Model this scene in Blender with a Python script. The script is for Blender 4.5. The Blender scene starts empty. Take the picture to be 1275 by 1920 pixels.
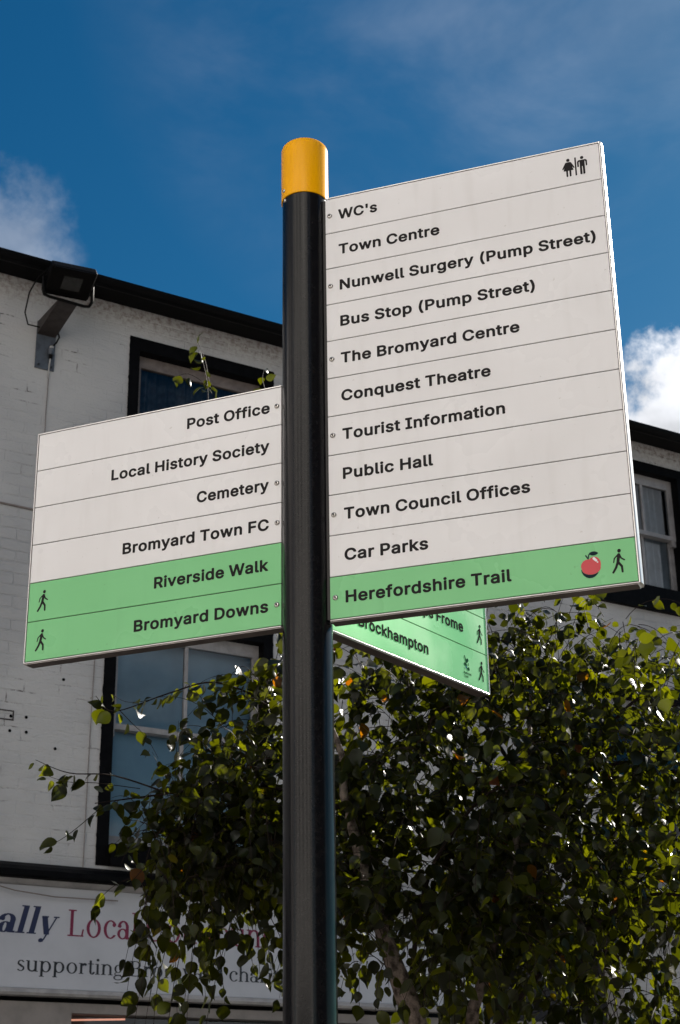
import bpy, bmesh, math, random
import numpy as np
from mathutils import Vector, Matrix
from mathutils.geometry import delaunay_2d_cdt
R = math.radians
random.seed(7)
rng = np.random.default_rng(11)
sc = bpy.context.scene
col = sc.collection

# ------------------------------------------------------------------ camera
CAM_H = 1.6
cam = bpy.data.cameras.new('camera')
camo = bpy.data.objects.new('camera', cam)
col.objects.link(camo)
cam.sensor_fit = 'VERTICAL'
cam.sensor_height = 24.0
cam.lens = 2966.764 / 1920 * 24.0
cam.clip_end = 2000
cam.dof.use_dof = True
cam.dof.focus_distance = 3.65
cam.dof.aperture_fstop = 11
_p, _r, _y = 0.39579843, -0.01538992, 0.02263662
fw = Vector((math.sin(_y) * math.cos(_p), math.cos(_y) * math.cos(_p), math.sin(_p)))
rt0 = Vector((math.cos(_y), -math.sin(_y), 0))
up0 = rt0.cross(fw)
rt = math.cos(_r) * rt0 + math.sin(_r) * up0
up = math.cos(_r) * up0 - math.sin(_r) * rt0
m = Matrix((rt, up, -fw)).transposed().to_4x4()
m.translation = Vector((0, -3.37076, CAM_H))
camo.matrix_world = m
sc.camera = camo

# ------------------------------------------------------------------ sun, sky, exposure
SUN_AZ, SUN_EL = R(44.5), R(32)
sdir = Vector((math.sin(SUN_AZ) * math.cos(SUN_EL), math.cos(SUN_AZ) * math.cos(SUN_EL), math.sin(SUN_EL)))
sun = bpy.data.lights.new('sun', 'SUN')
sun.energy = 4.4
sun.angle = R(0.53)
sun.color = (1.0, 0.94, 0.85)
suno = bpy.data.objects.new('sun', sun)
suno.rotation_euler = sdir.to_track_quat('Z', 'Y').to_euler()
suno.location = (6, 5, 12)
col.objects.link(suno)

sc.view_settings.view_transform = 'Standard'
sc.view_settings.look = 'None'
sc.view_settings.gamma = 1.0
sc.view_settings.exposure = 1.25

world = bpy.data.worlds.new('World')
sc.world = world
world.use_nodes = True
nt = world.node_tree
for n in list(nt.nodes):
    nt.nodes.remove(n)
def N(tree, typ, **kw):
    n = tree.nodes.new(typ)
    for k, v in kw.items():
        if hasattr(n, k):
            setattr(n, k, v)
        else:
            n.inputs[k].default_value = v
    return n
def MATH(tree, op, a=None, b=None, clamp=False):
    n = tree.nodes.new('ShaderNodeMath'); n.operation = op; n.use_clamp = clamp
    for i, v in enumerate((a, b)):
        if v is None: continue
        if isinstance(v, (int, float)): n.inputs[i].default_value = v
        else: tree.links.new(v, n.inputs[i])
    return n.outputs[0]
def MAPR(tree, v, a, b, c=0.0, d=1.0, smooth=True):
    n = tree.nodes.new('ShaderNodeMapRange')
    n.interpolation_type = 'SMOOTHSTEP' if smooth else 'LINEAR'
    tree.links.new(v, n.inputs[0])
    for i, q in enumerate((a, b, c, d)): n.inputs[i + 1].default_value = q
    return n.outputs[0]
sky = N(nt, 'ShaderNodeTexSky', sky_type='NISHITA', sun_disc=False, sun_elevation=SUN_EL, sun_rotation=SUN_AZ,
        altitude=0, air_density=1.0, dust_density=0.3, ozone_density=2.5)
hsv = N(nt, 'ShaderNodeHueSaturation')
hsv.inputs['Saturation'].default_value = 1.40
hsv.inputs['Value'].default_value = 0.295
nt.links.new(sky.outputs[0], hsv.inputs['Color'])
tc = N(nt, 'ShaderNodeTexCoord')
def cloud_noise(scale, detail, rough, dist=0.0, stretch=None):
    src = tc.outputs['Generated']
    if stretch:
        mp = N(nt, 'ShaderNodeMapping'); mp.inputs['Scale'].default_value = stretch
        mp.inputs['Rotation'].default_value = (0, R(25), R(20))
        nt.links.new(src, mp.inputs[0]); src = mp.outputs[0]
    n = N(nt, 'ShaderNodeTexNoise'); n.inputs['Scale'].default_value = scale
    n.inputs['Detail'].default_value = detail; n.inputs['Roughness'].default_value = rough
    n.inputs['Distortion'].default_value = dist
    nt.links.new(src, n.inputs['Vector'])
    return n.outputs['Fac']
def near(az, el, r0, r1):
    d = (math.sin(R(az)) * math.cos(R(el)), math.cos(R(az)) * math.cos(R(el)), math.sin(R(el)))
    v = N(nt, 'ShaderNodeVectorMath', operation='DOT_PRODUCT')
    nt.links.new(tc.outputs['Generated'], v.inputs[0]); v.inputs[1].default_value = d
    return MAPR(nt, v.outputs['Value'], math.cos(R(r1)), math.cos(R(r0)), smooth=False)
fine = cloud_noise(14, 9, 0.62)
soft = cloud_noise(4.5, 6, 0.58, 0.4, (1, 1, 2.2))
# heaped white cloud low on the right, thin wisp low on the left, veil high up, unseen bright clouds added behind the camera as white fill light
heap = MAPR(nt, MATH(nt, 'MULTIPLY', MAPR(nt, near(18.9, 22.6, 0.5, 8.9), 0.0, 0.35), MATH(nt, 'ADD', near(18.9, 22.6, 0.5, 8.9), MATH(nt, 'MULTIPLY', MATH(nt, 'SUBTRACT', fine, 0.5), 1.75))), 0.18, 0.46)
wisp = MATH(nt, 'MULTIPLY', MATH(nt, 'MULTIPLY', MAPR(nt, near(-13.6, 31.6, 0.1, 4.2), 0.0, 0.35), MAPR(nt, MATH(nt, 'ADD', near(-13.6, 31.6, 0.1, 4.2), MATH(nt, 'MULTIPLY', MATH(nt, 'SUBTRACT', fine, 0.5), 2.6)), 0.2, 1.1)), 0.30)
veil = MATH(nt, 'MULTIPLY', MATH(nt, 'MULTIPLY', near(9, 42, 2, 15), MAPR(nt, soft, 0.36, 0.74)), 0.13)
sep = N(nt, 'ShaderNodeSeparateXYZ'); nt.links.new(tc.outputs['Generated'], sep.inputs[0])
behind = MAPR(nt, sep.outputs['Y'], 0.35, -0.25)
fill_clouds = MATH(nt, 'MULTIPLY', MATH(nt, 'MULTIPLY', behind, MAPR(nt, soft, 0.47, 0.58)), 0.85)
tot = MATH(nt, 'MAXIMUM', MATH(nt, 'MAXIMUM', heap, wisp), MATH(nt, 'MAXIMUM', veil, fill_clouds))
shade = MAPR(nt, cloud_noise(9, 5, 0.55), 0.36, 0.62, 0.55, 1.0)
cc = N(nt, 'ShaderNodeMixRGB', blend_type='MULTIPLY'); cc.inputs[0].default_value = 1
cc.inputs[1].default_value = (4.5, 4.6, 4.85, 1)
comb = N(nt, 'ShaderNodeCombineXYZ')
for i in range(3): nt.links.new(shade, comb.inputs[i])
nt.links.new(comb.outputs[0], cc.inputs[2])
mix = N(nt, 'ShaderNodeMixRGB')
pol = N(nt, 'ShaderNodeMixRGB', blend_type='MULTIPLY'); pol.inputs[0].default_value = 1; pol.inputs[2].default_value = (0.60, 1.03, 0.97, 1)
nt.links.new(hsv.outputs[0], pol.inputs[1])
nt.links.new(tot, mix.inputs[0]); nt.links.new(pol.outputs[0], mix.inputs[1]); nt.links.new(cc.outputs[0], mix.inputs[2])
bg = N(nt, 'ShaderNodeBackground'); bg.inputs['Strength'].default_value = 0.10
nt.links.new(mix.outputs[0], bg.inputs['Color'])
wo = N(nt, 'ShaderNodeOutputWorld'); nt.links.new(bg.outputs[0], wo.inputs[0])

# ------------------------------------------------------------------ materials
def mat(name, color, rough=0.5, metal=0.0, spec=0.5, noise=None, bump=None, coat=0.0):
    """noise=(scale, amount[, second colour]); bump=(scale, strength)"""
    M = bpy.data.materials.new(name); M.use_nodes = True
    t = M.node_tree; b = t.nodes['Principled BSDF']
    b.inputs['Base Color'].default_value = (*color, 1); b.inputs['Roughness'].default_value = rough
    b.inputs['Metallic'].default_value = metal; b.inputs['Specular IOR Level'].default_value = spec
    b.inputs['Coat Weight'].default_value = coat; b.inputs['Coat Roughness'].default_value = 0.04
    co = N(t, 'ShaderNodeTexCoord')
    if noise:
        n = N(t, 'ShaderNodeTexNoise'); n.inputs['Scale'].default_value = noise[0]; n.inputs['Detail'].default_value = 8
        n.inputs['Roughness'].default_value = 0.6
        t.links.new(co.outputs['Object'], n.inputs['Vector'])
        mx = N(t, 'ShaderNodeMixRGB')
        c2 = noise[2] if len(noise) > 2 else tuple(c * (1 - noise[1]) for c in color)
        mx.inputs[1].default_value = (*color, 1); mx.inputs[2].default_value = (*c2, 1)
        t.links.new(MAPR(t, n.outputs['Fac'], 0.38, 0.68), mx.inputs[0])
        t.links.new(mx.outputs[0], b.inputs['Base Color'])
    if bump:
        n = N(t, 'ShaderNodeTexNoise'); n.inputs['Scale'].default_value = bump[0]; n.inputs['Detail'].default_value = 6
        t.links.new(co.outputs['Object'], n.inputs['Vector'])
        bp = N(t, 'ShaderNodeBump'); bp.inputs['Strength'].default_value = bump[1]; bp.inputs['Distance'].default_value = 0.01
        t.links.new(n.outputs['Fac'], bp.inputs['Height']); t.links.new(bp.outputs[0], b.inputs['Normal'])
    return M
MAT = {}
def slat_mat(name, c):
    M = mat(name, c, 0.3, spec=0.35); t = M.node_tree; b = t.nodes['Principled BSDF']
    co = N(t, 'ShaderNodeTexCoord')
    mp = N(t, 'ShaderNodeMapping'); mp.inputs['Scale'].default_value = (34, 34, 4); t.links.new(co.outputs['Object'], mp.inputs[0])
    a = N(t, 'ShaderNodeTexNoise'); a.inputs['Scale'].default_value = 1; a.inputs['Detail'].default_value = 6; t.links.new(mp.outputs[0], a.inputs['Vector'])
    g = N(t, 'ShaderNodeTexNoise'); g.inputs['Scale'].default_value = 90; g.inputs['Detail'].default_value = 3; t.links.new(co.outputs['Object'], g.inputs['Vector'])
    l = N(t, 'ShaderNodeTexNoise'); l.inputs['Scale'].default_value = 5; l.inputs['Detail'].default_value = 4; t.links.new(co.outputs['Object'], l.inputs['Vector'])
    streak = MATH(t, 'MULTIPLY', MAPR(t, a.outputs['Fac'], 0.5, 0.8), 0.09)
    speck = MATH(t, 'MULTIPLY', MAPR(t, g.outputs['Fac'], 0.71, 0.76), 0.35)
    cloudy = MATH(t, 'MULTIPLY', MAPR(t, l.outputs['Fac'], 0.35, 0.7), 0.07)
    mx = N(t, 'ShaderNodeMixRGB'); mx.inputs[1].default_value = (*c, 1); mx.inputs[2].default_value = (c[0] * .55, c[1] * .52, c[2] * .47, 1)
    t.links.new(MATH(t, 'MAXIMUM', MATH(t, 'ADD', streak, cloudy), speck), mx.inputs[0]); t.links.new(mx.outputs[0], b.inputs['Base Color'])
    t.links.new(MAPR(t, l.outputs['Fac'], 0.3, 0.7, 0.22, 0.42), b.inputs['Roughness'])
    return M
MAT['slat_white'] = slat_mat('slat_white', (0.855, 0.85, 0.865))
MAT['slat_green'] = slat_mat('slat_green', (0.22, 0.63, 0.27))
MAT['ink'] = mat('ink', (0.030, 0.028, 0.029), 0.7, spec=0.0)
MAT['apple_red'] = mat('apple_red', (0.62, 0.035, 0.05), 0.35)
MAT['ink_navy'] = mat('ink_navy', (0.02, 0.035, 0.045), 0.6, spec=0.0)
MAT['oak_green'] = mat('oak_green', (0.02, 0.08, 0.045), 0.6, spec=0.0)
MAT['oak_blue'] = mat('oak_blue', (0.02, 0.11, 0.19), 0.6, spec=0.0)
MAT['aluminium'] = mat('aluminium', (0.78, 0.76, 0.75), 0.26, metal=0.55, noise=(40, 0.1))
MAT['core'] = mat('core', (0.02, 0.018, 0.018), 0.5)
MAT['under'] = mat('under', (0.085, 0.066, 0.06), 0.45, metal=0.5, noise=(14, 0.4))
MAT['steel'] = mat('steel', (0.62, 0.60, 0.57), 0.22, metal=1.0)
MAT['pole_black'] = mat('pole_black', (0.005, 0.0055, 0.007), 0.19, spec=0.26, noise=(60, 0.5, (0.008, 0.008, 0.009)))
MAT['cap_yellow'] = mat('cap_yellow', (1.0, 0.46, 0.001), 0.2, spec=0.22, noise=(8, 0.05), coat=0.0)
MAT['black_paint'] = mat('black_paint', (0.002, 0.002, 0.0025), 0.6, spec=0.06, noise=(18, 0.5, (0.004, 0.004, 0.0048)), bump=(60, 0.25))
MAT['gutter'] = mat('gutter', (0.003, 0.003, 0.0035), 0.5, spec=0.08, noise=(9, 0.4))
MAT['sash'] = mat('sash', (0.30, 0.29, 0.295), 0.4, noise=(10, 0.3), bump=(50, 0.2))
MAT['sash_old'] = mat('sash_old', (0.18, 0.15, 0.14), 0.6, noise=(14, 0.35), bump=(60, 0.3))
MAT['blind'] = mat('blind', (0.27, 0.42, 0.55), 0.7, noise=(1.6, 0.25))
MAT['net'] = mat('net', (0.03, 0.032, 0.042), 0.9, noise=(16, 0.5, (0.06, 0.065, 0.085)))
MAT['curtain'] = mat('curtain', (0.50, 0.55, 0.60), 0.8, noise=(4, 0.3))
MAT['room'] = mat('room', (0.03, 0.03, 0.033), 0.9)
MAT['moulding'] = mat('moulding', (0.36, 0.345, 0.34), 0.5, noise=(8, 0.3), bump=(40, 0.2))
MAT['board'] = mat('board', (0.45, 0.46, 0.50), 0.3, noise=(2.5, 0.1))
MAT['letter_navy'] = mat('letter_navy', (0.012, 0.018, 0.06), 0.4)
MAT['letter_red'] = mat('letter_red', (0.17, 0.010, 0.045), 0.4)
MAT['letter_black'] = mat('letter_black', (0.012, 0.014, 0.02), 0.4)
MAT['slate'] = mat('slate', (0.06, 0.06, 0.07), 0.6, noise=(5, 0.4), bump=(12, 0.4))
MAT['lamp_black'] = mat('lamp_black', (0.003, 0.0027, 0.0025), 0.5, spec=0.1, bump=(70, 0.1))
MAT['lamp_lens'] = mat('lamp_lens', (0.035, 0.034, 0.032), 0.25, noise=(12, 0.3))
MAT['galv'] = mat('galv', (0.10, 0.115, 0.14), 0.5, metal=0.3, noise=(16, 0.4), bump=(40, 0.1))
MAT['rusty'] = mat('rusty', (0.042, 0.034, 0.031), 0.55, metal=0.2, noise=(18, 0.5, (0.024, 0.017, 0.015)))
MAT['grey_cable'] = mat('grey_cable', (0.38, 0.37, 0.36), 0.6)
MAT['brown_cable'] = mat('brown_cable', (0.20, 0.17, 0.16), 0.6)
MAT['frieze'] = mat('frieze', (0.24, 0.215, 0.20), 0.6, noise=(4, 0.3), bump=(30, 0.2))
MAT['bark'] = mat('bark', (0.15, 0.115, 0.10), 0.8, spec=0.2, noise=(38, 0.7, (0.022, 0.015, 0.012)), bump=(45, 1.0))
MAT['twig'] = mat('twig', (0.020, 0.012, 0.010), 0.7, spec=0.12, noise=(30, 0.4))
MAT['paving'] = mat('paving', (0.26, 0.245, 0.23), 0.8, noise=(3, 0.3), bump=(25, 0.3))
MAT['asphalt'] = mat('asphalt', (0.10, 0.10, 0.10), 0.85, noise=(6, 0.3), bump=(80, 0.4))
MAT['kerb'] = mat('kerb', (0.33, 0.32, 0.30), 0.8, noise=(8, 0.3))
MAT['render_cream'] = mat('render_cream', (0.85, 0.81, 0.79), 0.8, noise=(1.5, 0.12), bump=(30, 0.2))
MAT['render_grey'] = mat('render_grey', (0.50, 0.47, 0.47), 0.8, noise=(1.5, 0.15), bump=(30, 0.2))
MAT['brick_dark'] = mat('brick_dark', (0.10, 0.055, 0.04), 0.85, noise=(12, 0.5), bump=(30, 0.4))
MAT['door_black'] = mat('door_black', (0.015, 0.015, 0.017), 0.3)

def tube_mat():
    M = bpy.data.materials.new('lit_tube'); M.use_nodes = True
    b = M.node_tree.nodes['Principled BSDF']
    b.inputs['Base Color'].default_value = (0.8, 0.5, 0.4, 1)
    b.inputs['Emission Color'].default_value = (1.0, 0.42, 0.28, 1); b.inputs['Emission Strength'].default_value = 0.32
    return M
MAT['lit_tube'] = tube_mat()

def glass_mat():
    M = bpy.data.materials.new('glass'); M.use_nodes = True; t = M.node_tree
    for n in list(t.nodes): t.nodes.remove(n)
    g = N(t, 'ShaderNodeBsdfGlossy'); g.inputs['Roughness'].default_value = 0.03
    tr = N(t, 'ShaderNodeBsdfTransparent'); tr.inputs['Color'].default_value = (0.86, 0.90, 0.92, 1)
    f = N(t, 'ShaderNodeFresnel'); f.inputs['IOR'].default_value = 1.6
    no = N(t, 'ShaderNodeTexNoise'); no.inputs['Scale'].default_value = 3
    co = N(t, 'ShaderNodeTexCoord'); t.links.new(co.outputs['Object'], no.inputs['Vector'])
    bp = N(t, 'ShaderNodeBump'); bp.inputs['Strength'].default_value = 0.05; bp.inputs['Distance'].default_value = 0.02
    t.links.new(no.outputs['Fac'], bp.inputs['Height']); t.links.new(bp.outputs[0], g.inputs['Normal'])
    mx = N(t, 'ShaderNodeMixShader'); t.links.new(f.outputs[0], mx.inputs[0])
    t.links.new(tr.outputs[0], mx.inputs[1]); t.links.new(g.outputs[0], mx.inputs[2])
    o = N(t, 'ShaderNodeOutputMaterial'); t.links.new(mx.outputs[0], o.inputs[0])
    return M
MAT['glass'] = glass_mat()

def wall_mat():
    M = bpy.data.materials.new('painted_brick'); M.use_nodes = True; t = M.node_tree; b = t.nodes['Principled BSDF']
    co = N(t, 'ShaderNodeTexCoord')
    sp = N(t, 'ShaderNodeSeparateXYZ'); t.links.new(co.outputs['Object'], sp.inputs[0])
    cb = N(t, 'ShaderNodeCombineXYZ'); t.links.new(sp.outputs['X'], cb.inputs[0]); t.links.new(sp.outputs['Z'], cb.inputs[1])
    # a wandering offset keeps the courses from being ruler straight
    wn = N(t, 'ShaderNodeTexNoise'); wn.inputs['Scale'].default_value = 6; wn.inputs['Detail'].default_value = 4
    t.links.new(co.outputs['Object'], wn.inputs['Vector'])
    wm = N(t, 'ShaderNodeVectorMath', operation='SCALE'); t.links.new(wn.outputs['Color'], wm.inputs[0]); wm.inputs['Scale'].default_value = 0.022
    ad = N(t, 'ShaderNodeVectorMath', operation='ADD'); t.links.new(cb.outputs[0], ad.inputs[0]); t.links.new(wm.outputs[0], ad.inputs[1])
    br = N(t, 'ShaderNodeTexBrick'); br.inputs['Scale'].default_value = 1.0
    br.inputs['Brick Width'].default_value = 0.225; br.inputs['Row Height'].default_value = 0.075
    br.inputs['Mortar Size'].default_value = 0.006; br.inputs['Mortar Smooth'].default_value = 0.6
    br.inputs['Color1'].default_value = (1, 1, 1, 1); br.inputs['Color2'].default_value = (.8, .8, .8, 1); br.inputs['Mortar'].default_value = (0, 0, 0, 1)
    t.links.new(ad.outputs[0], br.inputs['Vector'])
    big = N(t, 'ShaderNodeTexNoise'); big.inputs['Scale'].default_value = 1.1; big.inputs['Detail'].default_value = 7
    t.links.new(co.outputs['Object'], big.inputs['Vector'])
    patch = MAPR(t, big.outputs['Fac'], 0.42, 0.62)
    fn = N(t, 'ShaderNodeTexNoise'); fn.inputs['Scale'].default_value = 28; fn.inputs['Detail'].default_value = 8; fn.inputs['Roughness'].default_value = 0.7
    t.links.new(co.outputs['Object'], fn.inputs['Vector'])
    hm = N(t, 'ShaderNodeMapping'); hm.inputs['Scale'].default_value = (7, 7, 24); t.links.new(co.outputs['Object'], hm.inputs[0])
    hn = N(t, 'ShaderNodeTexNoise'); hn.inputs['Scale'].default_value = 1; hn.inputs['Detail'].default_value = 5; hn.inputs['Roughness'].default_value = 0.65
    t.links.new(hm.outputs[0], hn.inputs['Vector'])
    h0 = MATH(t, 'MULTIPLY', hn.outputs['Fac'], 0.9)
    h = MATH(t, 'ADD', h0, MATH(t, 'ADD', MATH(t, 'MULTIPLY', MATH(t, 'MULTIPLY', br.outputs['Color'], MATH(t, 'ADD', MATH(t, 'MULTIPLY', patch, 0.8), 0.2)), 0.4), MATH(t, 'MULTIPLY', fn.outputs['Fac'], 0.5)))
    bp = N(t, 'ShaderNodeBump'); bp.inputs['Strength'].default_value = 0.75; bp.inputs['Distance'].default_value = 0.02
    t.links.new(h, bp.inputs['Height']); t.links.new(bp.outputs[0], b.inputs['Normal'])
    base = N(t, 'ShaderNodeMixRGB'); base.inputs[1].default_value = (0.48, 0.475, 0.475, 1); base.inputs[2].default_value = (0.375, 0.375, 0.385, 1)
    t.links.new(MAPR(t, big.outputs['Fac'], 0.35, 0.7), base.inputs[0])
    # flaking, reddish brick showing under the eaves and in small chips
    fl = MATH(t, 'MULTIPLY', MAPR(t, sp.outputs['Z'], 6.96, 7.17), MAPR(t, fn.outputs['Fac'], 0.42, 0.66))
    chip = MATH(t, 'MULTIPLY', MAPR(t, fn.outputs['Fac'], 0.705, 0.74), 0.5)
    st = N(t, 'ShaderNodeMixRGB'); st.inputs[2].default_value = (0.17, 0.115, 0.10, 1)
    t.links.new(MATH(t, 'MULTIPLY', MATH(t, 'MAXIMUM', fl, chip), 0.85), st.inputs[0]); t.links.new(base.outputs[0], st.inputs[1])
    c2 = N(t, 'ShaderNodeTexNoise'); c2.inputs['Scale'].default_value = 3.3; c2.inputs['Detail'].default_value = 5; t.links.new(co.outputs['Object'], c2.inputs['Vector'])
    ck = N(t, 'ShaderNodeMixRGB'); ck.inputs[2].default_value = (0.10, 0.085, 0.08, 1)
    t.links.new(MATH(t, 'MULTIPLY', MATH(t, 'MULTIPLY', br.outputs['Fac'], MAPR(t, c2.outputs['Fac'], 0.54, 0.66)), MAPR(t, fn.outputs['Fac'], 0.42, 0.6)), ck.inputs[0]); t.links.new(st.outputs[0], ck.inputs[1])
    t.links.new(ck.outputs[0], b.inputs['Base Color'])
    b.inputs['Roughness'].default_value = 0.75; b.inputs['Specular IOR Level'].default_value = 0.25
    return M
MAT['wall'] = wall_mat()

def leaf_mat():
    M = bpy.data.materials.new('birch_leaf'); M.use_nodes = True; t = M.node_tree
    for n in list(t.nodes): t.nodes.remove(n)
    at = N(t, 'ShaderNodeAttribute'); at.attribute_name = 'tone'
    cr = N(t, 'ShaderNodeValToRGB'); e = cr.color_ramp.elements
    e[0].position = 0.0; e[0].color = (0.002, 0.0027, 0.0007, 1)
    e[1].position = 0.86; e[1].color = (0.011, 0.013, 0.0012, 1)
    for p, c in ((0.5, (0.0048, 0.0060, 0.0008, 1)), (0.93, (0.022, 0.019, 0.0015, 1)), (0.965, (0.026, 0.008, 0.0008, 1)), (1.0, (0.030, 0.012, 0.001, 1))):
        x = cr.color_ramp.elements.new(p); x.color = c
    t.links.new(at.outputs['Fac'], cr.inputs[0])
    b = N(t, 'ShaderNodeBsdfPrincipled'); b.inputs['Roughness'].default_value = 0.31; b.inputs['Specular IOR Level'].default_value = 0.20
    t.links.new(cr.outputs[0], b.inputs['Base Color'])
    tl = N(t, 'ShaderNodeBsdfTranslucent')
    mu = N(t, 'ShaderNodeMixRGB', blend_type='MULTIPLY'); mu.inputs[0].default_value = 1; mu.inputs[2].default_value = (25, 22.5, 2.6, 1)
    t.links.new(cr.outputs[0], mu.inputs[1]); t.links.new(mu.outputs[0], tl.inputs[0])
    mx = N(t, 'ShaderNodeMixShader'); mx.inputs[0].default_value = 0.32
    t.links.new(b.outputs[0], mx.inputs[1]); t.links.new(tl.outputs[0], mx.inputs[2])
    o = N(t, 'ShaderNodeOutputMaterial'); t.links.new(mx.outputs[0], o.inputs[0])
    return M
MAT['leaf'] = leaf_mat()

# ------------------------------------------------------------------ helpers
class MB:
    """collects shapes, each with its own material, into one mesh"""
    def __init__(s): s.v = []; s.f = []; s.mi = []; s.mats = []; s.sm = []
    def m(s, key):
        if key not in s.mats: s.mats.append(key)
        return s.mats.index(key)
    def add(s, verts, faces, key, smooth=False):
        o = len(s.v); k = s.m(key)
        s.v += [tuple(p) for p in verts]
        for f in faces: s.f.append(tuple(i + o for i in f)); s.mi.append(k); s.sm.append(smooth)
    def box(s, a, b, key, fr=None):
        x0, y0, z0 = a; x1, y1, z1 = b
        vs = [Vector((x, y, z)) for z in (z0, z1) for y in (y0, y1) for x in (x0, x1)]
        if fr: vs = [fr @ v for v in vs]
        s.add(vs, [(0, 2, 3, 1), (4, 5, 7, 6), (0, 1, 5, 4), (2, 6, 7, 3), (0, 4, 6, 2), (1, 3, 7, 5)], key)
    def lathe(s, prof, key, n=48, fr=None, cap=True, smooth=True):
        vs = []
        for r, z in prof:
            for i in range(n):
                a = 2 * math.pi * i / n; vs.append(Vector((r * math.cos(a), r * math.sin(a), z)))
        if fr: vs = [fr @ v for v in vs]
        fs = []
        for j in range(len(prof) - 1):
            for i in range(n):
                fs.append((j * n + i, j * n + (i + 1) % n, (j + 1) * n + (i + 1) % n, (j + 1) * n + i))
        s.add(vs, fs, key, smooth)
        if cap:
            s.add([vs[(len(prof) - 1) * n + i] for i in range(n)], [tuple(range(n))], key)
            s.add([vs[i] for i in range(n)], [tuple(range(n - 1, -1, -1))], key)
    def tube(s, pts, rad, key, n=6):
        pts = [Vector(p) for p in pts]; rad = rad if isinstance(rad, (list, tuple)) else [rad] * len(pts)
        vs = []
        for i, p in enumerate(pts):
            t = (pts[min(i + 1, len(pts) - 1)] - pts[max(i - 1, 0)]).normalized()
            a = t.cross(Vector((0.3, 0.9, 0.25))).normalized(); b = t.cross(a)
            for k in range(n):
                q = 2 * math.pi * k / n; vs.append(p + (a * math.cos(q) + b * math.sin(q)) * rad[i])
        fs = [(j * n + k, j * n + (k + 1) % n, (j + 1) * n + (k + 1) % n, (j + 1) * n + k) for j in range(len(pts) - 1) for k in range(n)]
        fs += [tuple(range(n - 1, -1, -1)), tuple((len(pts) - 1) * n + k for k in range(n))]
        s.add(vs, fs, key, True)
    def prism(s, pts, d, key, smooth=False):
        """closed outline pts (3D) pushed along vector d"""
        n = len(pts); pts = [Vector(p) for p in pts]; d = Vector(d)
        s.add(pts + [p + d for p in pts], [tuple(range(n - 1, -1, -1)), tuple(range(n, 2 * n))] + [(i, (i + 1) % n, n + (i + 1) % n, n + i) for i in range(n)], key, smooth)
    def build(s, name, parent=None, recalc=True):
        me = bpy.data.meshes.new(name); me.from_pydata(s.v, [], s.f)
        for k in s.mats: me.materials.append(MAT[k])
        me.polygons.foreach_set('material_index', s.mi)
        me.polygons.foreach_set('use_smooth', s.sm)
        if recalc:
            bm = bmesh.new(); bm.from_mesh(me)
            bmesh.ops.remove_doubles(bm, verts=bm.verts, dist=1e-6)
            bmesh.ops.recalc_face_normals(bm, faces=bm.faces); bm.to_mesh(me); bm.free()
        if any(s.sm): me.set_sharp_from_angle(angle=R(38))
        me.update()
        o = bpy.data.objects.new(name, me); col.objects.link(o)
        if parent: o.parent = parent
        return o
def tag(o, label=None, cat=None, group=None, kind=None):
    for k, v in (('label', label), ('category', cat), ('group', group), ('kind', kind)):
        if v: o[k] = v
    return o
def empty(name, loc=(0, 0, 0), rz=0.0):
    o = bpy.data.objects.new(name, None); o.empty_display_size = 0.3
    o.location = loc; o.rotation_euler = (0, 0, rz); col.objects.link(o)
    return o
def bevel(o, w, seg=2):
    bm = bmesh.new(); bm.from_mesh(o.data)
    bmesh.ops.bevel(bm, geom=bm.edges, offset=w, segments=seg, profile=0.5, affect='EDGES', clamp_overlap=True)
    bm.to_mesh(o.data); bm.free()
    return o

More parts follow.
